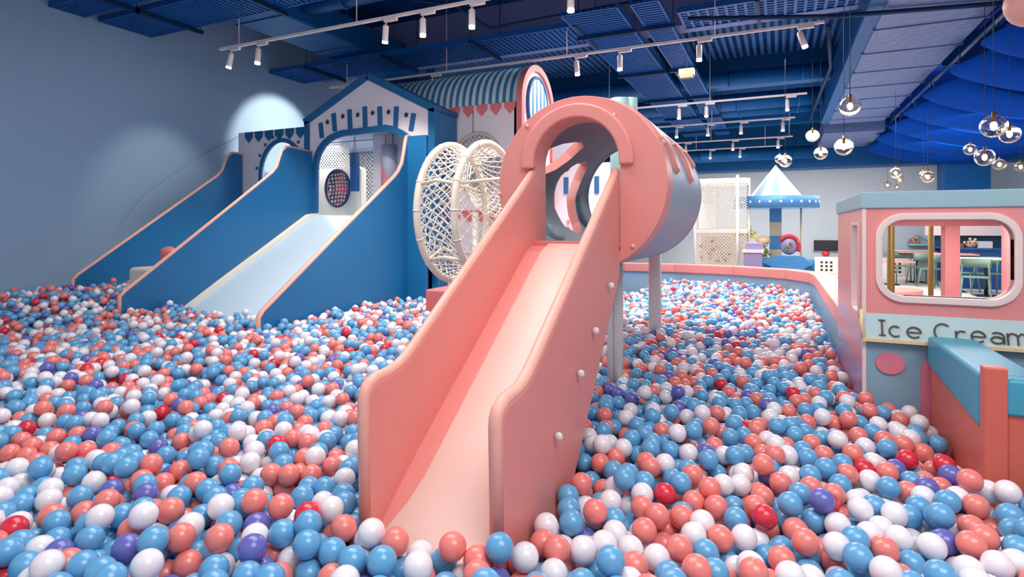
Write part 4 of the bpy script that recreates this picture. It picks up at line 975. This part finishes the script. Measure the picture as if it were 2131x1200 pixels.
# television and cabinet at the back wall
a = aY(1691, 498, 19.9); b = aY(1745, 524, 19.9)
tvv = thing('wall_screen', 'black flat screen on the back wall left of the truck', 'television', (a.x, 19.9, b.z))
MB().box(a.x, a.x + 1.05, 19.93, 19.98, b.z, a.z).build('casing', 'white', tvv); MB().box(a.x + .03, a.x + 1.02, 19.91, 19.93, b.z + .02, a.z - .02).build('screen', 'black', tvv)
zc = aY(1690, 533, 19).z
tcb = thing('low_cabinet', 'long low white cabinet with patterned doors under the wall screen', 'cabinet', (a.x + .9, 19, 0))
MB().box(a.x, a.x + 2.4, 18.8, 19.3, 0, zc).build('body', 'white', tcb, bevel=.01)
for i in range(4):
    MB().box(a.x + .1 + i * .55, a.x + .55 + i * .55, 18.78, 18.8, .12, zc - .08).build('door', 'cream', tcb)
    mb = MB()
    for u in range(3):
        for v_ in range(3): mb.box(a.x + .15 + i * .55 + u * .12, a.x + .21 + i * .55 + u * .12, 18.77, 18.78, .18 + v_ * .11, .24 + v_ * .11)
    mb.build('door_pattern', 'black', tcb)
for i in range(3):
    x = a.x + .3 + i * .5; tg_ = thing('soft_toy', 'small red and dark soft toy on the low white cabinet, %s' % ('left', 'middle', 'right')[i], 'toy', (x, 19, zc), 'soft toys on the low cabinet')
    MB().ball((x, 19, zc + .09), .11, 12, (1, .8, .85)).build('body', 'red', tg_); MB().ball((x + .03, 18.95, zc + .22), .07, 10).build('head', 'black', tg_)
# ---------------------------------------------------------------- cafe seen through the truck window
def table(label, X, Y, hgt, top, r, m='tablew'):
    t = thing('cafe_table', label, 'table', (X, Y, 0), 'cafe tables')
    MB().box(X - r, X + r, Y - .3, Y + .3, hgt - .03, hgt).build('tabletop', top, t, bevel=.008)
    MB().cyl((X, Y, .02), (X, Y, hgt - .03), .035, 12).build('pedestal', 'black', t); MB().box(X - .2, X + .2, Y - .2, Y + .2, 0, .02).build('base', 'black', t); return t
def chair0():
    t = thing('cafe_chair', '', 'chair', (0, 0, 0), 'sage green cafe chairs')
    MB().box(-.21, .21, -.2, .2, .43, .455).build('seat', 'sage', t, bevel=.01)
    vs = []; fs = []
    for i in range(9):
        a_ = PI * i / 8; x, y = .23 * math.cos(a_), -.12 - .12 * math.sin(a_)
        for z in (.62, .80): vs.append((x, y, z))
    for i in range(8): fs.append((2 * i, 2 * i + 2, 2 * i + 3, 2 * i + 1))
    o = MB().add(vs, fs, True).build('backrest', 'sage', t); s_ = o.modifiers.new('s', 'SOLIDIFY'); s_.thickness = .02
    for sx in (-1, 1):
        MB().cyl((sx * .2, .17, .44), (sx * .24, .23, 0), .016, 8).build('leg', 'sage', t); MB().cyl((sx * .21, -.14, .7), (sx * .25, -.24, 0), .016, 8).build('leg', 'sage', t)
    return t
def fpos(px, py): return aZ(px, py, 0)
ch = chair0()
CH = [(2030, 622, 2.9, 'nearest, in front of the blue counter'), (2062, 612, 3.4, 'right of the nearest one'), (2002, 608, 2.6, 'left of the nearest one'), (1945, 598, .6, 'just right of the mustard pole'), (1917, 592, .3, 'left of the mustard pole, farther back'), (1880, 588, 3.3, 'farthest left behind the pair of poles')]
for k, (px, py, rz, lb) in enumerate(CH):
    t = ch if k == 0 else dup(ch, None); p = fpos(px, py); t.location = p; t.rotation_euler = (0, 0, rz); relabel(t, 'sage green cafe chair seen through the truck window, ' + lb)
for px, py, h_, top, r, lb in ((2052, 616, .80, 'tablew', .5, 'pale cafe table with black pedestal beside the nearest chairs'), (1984, 606, .85, 'tablep', .4, 'pink cafe table half behind the pink pillar'), (1906, 587, .80, 'tablep', .4, 'peach cafe table left of the mustard pole'), (1886, 578, .80, 'tablew', .5, 'white cafe table farther back'), (1850, 592, .6, 'tablep', .5, 'low peach table behind the pair of poles')):
    p = fpos(px, py); table(lb, p.x, p.y, h_, top, r)
# mustard poles
for k, (px, Y, r, lb) in enumerate(((1850, 5.9, .015, 'nearer mustard pole of the left pair seen through the truck window'), (1858, 6.3, .015, 'farther mustard pole of the left pair seen through the truck window'), (1937, 6.1, .02, 'single mustard pole left of the pink pillar'))):
    p = aY(px, 500, Y); t = thing('mustard_pole', lb, 'pole', (p.x, Y, 0), 'mustard poles behind the truck')
    MB().cyl((p.x, Y, .02), (p.x, Y, 1.62), r, 14).build('pole', 'mustard', t); MB().cyl((p.x, Y, 0), (p.x, Y, .02), r * 1.9, 14).build('foot', 'mustard', t)
# blue counter with niche
a = aY(1986, 600, 16.7); b = aY(2131, 600, 16.7); z1 = aY(2020, 520, 16.7).z; zn = aY(2030, 490, 18.0).z; zk = aY(2030, 468, 18.0).z
tcn = thing('service_counter', 'deep blue service counter with dark niche above it behind the cafe chairs', 'counter', (5, 16.8, 0))
MB().box(a.x - .1, 7.9, 16.7, 17.0, 0, z1).build('front', 'counter', tcn)
MB().box(a.x - .1, 7.9, 18.05, 18.15, z1 - .1, zn).build('niche_wall', 'counterdk', tcn)
MB().box(a.x - .3, 7.9, 17.9, 18.15, zn, zk).build('bulkhead', 'winframe', tcn)
MB().box(a.x - .1, 7.9, 16.65, 18.05, z1, z1 + .03).build('worktop', 'counter', tcn)
for px, w_, h_, m_, nm_, lb in ((2048, .28, .16, 'white', 'paper_box', 'white box standing on the blue counter'), (2020, .2, .22, 'peach', 'flower_bowl', 'peach flower bowl on the blue counter'), (1996, .14, .1, 'brass', 'treat_tray', 'small brown tray at the left of the blue counter')):
    p = aY(px, 510, 17.6)
    if nm_ == 'flower_bowl':
        mb = MB(); mb.lathe([(.01, 0), (.09, .02), (.12, .1)], (p.x, 17.6, z1 + .03), 16)
        for i in range(14): mb.ball((p.x + random.gauss(0, .06), 17.6 + random.gauss(0, .05), z1 + .16 + random.gauss(0, .04)), .035, 6)
    else: mb = MB().box(p.x - w_ / 2, p.x + w_ / 2, 17.5, 17.7, z1 + .03, z1 + .03 + h_)
    tag(mb.build(nm_, m_), lb, nm_.split('_')[-1])
# wall shelf
a = aY(1888, 510, 19.9); b = aY(1932, 510, 19.9); ts = thing('wall_shelf', 'mint shelf with a slanted brace on the grey back wall', 'shelf', (a.x, 19.8, a.z))
MB().box(a.x, b.x + .1, 19.7, 19.98, a.z, a.z + .05).build('board', 'mint', ts); q = aY(1908, 488, 19.9)
MB().tube([(a.x, 19.85, a.z + .05), (q.x, 19.85, q.z), (b.x + .1, 19.85, a.z + .05)], .02, 6).build('brace', 'grayblue', ts)
mb = MB()
for i in range(10): mb.ball((q.x - .05 + random.gauss(0, .08), 19.8, a.z + .15 + random.gauss(0, .06)), .05, 6)
tag(mb.build('plush_toy', 'tablep'), 'small pinkish plush toy on the wall shelf', 'toy')
# pink stepping pads on the floor beyond the truck
for k, (px, py, h_, lb) in enumerate(((1862, 612, .12, 'thick'), (1886, 622, .05, 'thin'))):
    p = aZ(px, py, 0); tag(MB().cyl((p.x, p.y, 0), (p.x, p.y, h_), .5, 28).build('floor_pad', 'tablep'), '%s round pink floor pad behind the truck' % lb, 'floor pad')
# ---------------------------------------------------------------- the balls
rng = np.random.default_rng(11)
RB = .04
def hexlayer(sp, jit, x0, x1, y0, y1):
    dy = sp * .866; pts = []; j = 0; y = y0
    while y < y1:
        x = x0 + (sp / 2 if j % 2 else 0)
        xs = np.arange(x, x1, sp); pts.append(np.stack([xs, np.full_like(xs, y)], 1)); y += dy; j += 1
    p = np.concatenate(pts); ang = .35; 
    return p + rng.normal(0, jit, p.shape)
def lv(p):
    t = np.clip((-5.75 - p[:, 0]) / 1.2, 0, 1); t = t * t * (3 - 2 * t)
    und = .022 * np.sin(p[:, 0] * 2.1 + 1.3) * np.cos(p[:, 1] * 1.7) + .012 * np.sin(p[:, 0] * 5.3) * np.sin(p[:, 1] * 4.1 + .6)
    return .512 + .24 * t + und + .055 * np.exp(-((p[:, 0] + 1.0) ** 2 / .16 + (p[:, 1] - 1.38) ** 2 / .03))
lay = []
for k, (sp, dz, jit) in enumerate(((.090, -.035, .021), (.086, -.095, .015), (.088, -.15, .014))):
    q = hexlayer(sp, jit, -7.98, 2.2, -.6, 10.45)
    z = lv(q) + dz + rng.normal(0, .012 if k else .026, len(q)) - (0 if k else 0)
    if k == 0: keep = rng.random(len(q)) < .86; q = q[keep]; z = z[keep]
    lay.append(np.concatenate([q, z[:, None], np.full((len(q), 1), k)], 1))
P = np.concatenate(lay)
x, y = P[:, 0], P[:, 1]
dist = np.hypot(x, y)
def inrect(x0, x1, y0, y1, m=RB): return (x > x0 - m) & (x < x1 + m) & (y > y0 - m) & (y < y1 + m)
bad = inrect(-8.1, -7.96, -2, 12)
bad |= (x > .45 - RB) & (y > 5.1 - RB) | (x > .28) & (y > 9.45) | ((y > 10.05) & (x > -.5)) | (y > 10.42)
bad |= inrect(XL1, XR0, 1.53, 2.15, 0)
bad |= (x > TX0 - RB) & (y > TY - RB) | (x > BX - RB - .01) & (y > BY - RB - .01)
bad |= (x < -4.10) & (y > 6.25) | (x < -4.5) & (y > 4.7) | (x < -1.85) & (y > 8.1) | (x < -3.1) & (y > 6.9)
bad |= inrect(XL0, XL1, 1.43, 2.2, .043) | inrect(XR0, XR1, 1.50, 2.3, .043)
bad |= inrect(-6.27, -6.21, 3.66, 6) | inrect(-4.53, -4.48, 3.9, 6.5) | inrect(-7.72, -7.66, 3.97, 6)
bad |= inrect(a0x := aZ(885, 650, .5).x, a0x + .75, aZ(885, 650, .5).y, aZ(885, 650, .5).y + .5)
for cx_, cy_, r_ in ((aY(1273, 780, 3.62).x, 3.62, .03), (aY(1287, 780, 3.6).x, 3.6, .03), (aZ(1363, 690, .52).x, aZ(1363, 690, .52).y, .054), (wx1 - .02, WY, .05), (wx2 + .02, WY, .05), (aY(1000, 500, HY - .1).x, HY - .25, .045)):
    bad |= np.hypot(x - cx_, y - cy_) < r_ + RB
# keep the part of the pit any nearby viewpoint can see
vis = (y > .55 * np.maximum(-x, 0) - .9) & (dist > .35)
P = P[~bad & vis]
# lift balls over the two beds
def over(p, x0, x1, prof, top):
    ys = np.array([a_ for a_, _ in prof]); zs = np.array([b_ for _, b_ in prof]); zb = np.interp(p[:, 1], ys, zs)
    ins = (p[:, 0] > x0) & (p[:, 0] < x1) & (p[:, 1] > ys[0]) & (p[:, 1] < ys[-1])
    return ins & (p[:, 2] < zb + RB * 1.2)
P = P[~over(P, XL1 - .02, XR0 + .02, [(1.40, .36), (1.50, .43), (1.60, .52), (1.75, .635), (2.0, .81), (2.25, 1.0)], 0)]
P = P[~over(P, -6.21, -4.53, bedB, 0)]
P = P[~over(P, -7.66, -6.27, [(3.9, .45), (4.4, .62), (4.9, .84), (6, 1.4)], 0)]
# relax overlaps
near = np.hypot(P[:, 0], P[:, 1]) < 7.5
pos = P[:, :3].copy()
for it in range(7):
    idx = np.nonzero(near)[0]; kd = kdtree.KDTree(len(idx))
    for i_, g_ in enumerate(idx): kd.insert(pos[g_], i_)
    kd.balance(); mv = np.zeros((len(idx), 3)); cnt = np.zeros(len(idx))
    for i_, g_ in enumerate(idx):
        for co, j_, d_ in kd.find_range(pos[g_], 2 * RB * .995):
            if j_ <= i_: continue
            dv = pos[g_] - pos[idx[j_]]; d_ = max(d_, 1e-4); pu = dv / d_ * (2 * RB - d_) * .5
            mv[i_] += pu; mv[j_] -= pu
    pos[idx] += np.clip(mv * .7, -.02, .02)
# stay clear of thin walls after relaxing
def clear(pos, x0, x1, y0, y1):
    ins = (pos[:, 0] > x0 - RB) & (pos[:, 0] < x1 + RB) & (pos[:, 1] > y0 - RB * .7) & (pos[:, 1] < y1)
    lft = pos[:, 0] < (x0 + x1) / 2
    pos[ins & lft, 0] = x0 - RB; pos[ins & ~lft, 0] = x1 + RB
for r_ in ((XL0, XL1, 1.44, 2.3), (XR0, XR1, 1.52, 2.3), (-6.27, -6.21, 3.68, 5.5), (-4.53, -4.48, 3.91, 7.0), (-7.72, -7.66, 4.0, 6)): clear(pos, *r_)
pos[:, 0] = np.where(pos[:, 0] < -8 + RB, -8 + RB, pos[:, 0])
mk = (pos[:, 0] > BX - RB - .012) & (pos[:, 1] > BY - RB); fr = mk & (pos[:, 1] < BY + .01); pos[mk & ~fr, 0] = BX - RB - .012; pos[fr, 1] = BY - RB - .004
mk = (pos[:, 0] > TX0 - RB - .01) & (pos[:, 1] > TY - RB - .01); fr = mk & (pos[:, 1] < TY + .05); pos[fr, 1] = TY - RB - .012; pos[mk & ~fr, 0] = TX0 - RB - .014
ok_ = ~((pos[:, 0] > XL1) & (pos[:, 0] < XR0) & (pos[:, 1] > 1.455) & (pos[:, 1] < 2.3) & (pos[:, 2] > .40)) & ~((abs(pos[:, 0] + .99) < .22) & (pos[:, 1] > 1.25) & (pos[:, 1] < 1.5) & (pos[:, 2] > .56)); pos = pos[ok_]; P = P[ok_]
kinds = [('light_blue', .39, sr(100, 168, 216), 'sky blue'), ('white', .29, sr(238, 232, 240), 'white'), ('coral', .25, sr(238, 132, 126), 'coral pink'), ('red', .03, sr(218, 48, 70), 'deep red'), ('violet', .04, sr(104, 106, 186), 'periwinkle')]
BM = [mat('ball_' + k_[0], k_[2], .28, .03, 8, coat=.25) for k_ in kinds]
colr = rng.choice(5, len(pos), p=[k_[1] for k_ in kinds])
def ico(sub):
    bm = bmesh.new(); bmesh.ops.create_icosphere(bm, subdivisions=sub, radius=RB); bm.verts.ensure_lookup_table()
    v = np.array([q.co[:] for q in bm.verts]); f = np.array([[q.index for q in ff.verts] for ff in bm.faces]); bm.free(); return v, f
dd = np.hypot(pos[:, 0], pos[:, 1])
px = np.array([proj(*q) for q in pos])
inframe = (px[:, 0] > 5) & (px[:, 0] < 2126) & (px[:, 1] > 0) & (px[:, 1] < 1195) & (px[:, 2] > 0)
# a ball counts as seen when no other ball centre stands in front of it
order = np.argsort(px[:, 2]); cand = [i for i in order if inframe[i] and px[i, 2] < 3.0 and P[i, 3] == 0]
sel = cand[:300]; selset = set(sel)
meshes = []
v3, f3 = ico(4)
for k_, (nm_, _, _, _) in enumerate(kinds):
    me = bpy.data.meshes.new('play_ball_' + nm_); me.from_pydata(v3.tolist(), [], f3.tolist()); me.polygons.foreach_set('use_smooth', [True] * len(me.polygons)); me.materials.append(BM[k_]); meshes.append(me)
cols_ = ['at the left edge', 'in the left third', 'left of the coral slide', 'at the foot of the coral slide', 'just right of the coral slide', 'right of centre', 'before the orange wall', 'in the right corner']
xb = [0, 180, 430, 740, 1090, 1330, 1620, 1900, 2200]
rows = ['at the bottom edge', 'in the lowest band', 'in the second band', 'in the third band', 'farther back']
yb = [1300, 1150, 1090, 1040, 990, 0]
for i in sel:
    o = bpy.data.objects.new('play_ball', meshes[colr[i]]); COL.objects.link(o); o.location = pos[i]; o.rotation_euler = (rng.random() * 6, rng.random() * 6, rng.random() * 6)
    X_, Y_ = px[i, 0], px[i, 1]; ci = next(k for k in range(8) if X_ < xb[k + 1]); ri = next(k for k in range(5) if Y_ > yb[k + 1])
    tag(o, 'glossy %s play ball %s, %s' % (kinds[colr[i]][3], cols_[ci], rows[ri]), 'ball', 'play balls nearest the viewer')
# the rest as one mass
rest = np.array([i for i in range(len(pos)) if i not in selset])
V = []; Fc = []; MI = []; off = 0
for sub, lo, hi in ((3, 0, 3.2), (2, 3.2, 6.5), (1, 6.5, 99)):
    v, f = ico(sub); ids = rest[(dd[rest] >= lo) & (dd[rest] < hi)]
    V.append((pos[ids][:, None, :] + v[None]).reshape(-1, 3)); Fc.append((f[None] + (np.arange(len(ids)) * len(v))[:, None, None]).reshape(-1, 3) + off); MI.append(np.repeat(colr[ids], len(f))); off += len(ids) * len(v)
V = np.concatenate(V); Fc = np.concatenate(Fc); MI = np.concatenate(MI)
me = bpy.data.meshes.new('play_balls'); me.vertices.add(len(V)); me.vertices.foreach_set('co', V.astype(np.float32).ravel())
me.loops.add(len(Fc) * 3); me.loops.foreach_set('vertex_index', Fc.astype(np.int32).ravel()); me.polygons.add(len(Fc))
me.polygons.foreach_set('loop_start', np.arange(0, len(Fc) * 3, 3, dtype=np.int32)); me.polygons.foreach_set('loop_total', np.full(len(Fc), 3, dtype=np.int32))
for b_ in BM: me.materials.append(b_)
me.polygons.foreach_set('material_index', MI.astype(np.int32)); me.polygons.foreach_set('use_smooth', np.ones(len(Fc), dtype=bool)); me.update(calc_edges=True)
o = bpy.data.objects.new('play_balls', me); COL.objects.link(o); tag(o, 'mass of blue, white, coral, red and violet play balls filling the pit', 'balls', 'play balls'); o['kind'] = 'stuff'
print('balls', len(pos), 'faces', len(Fc))
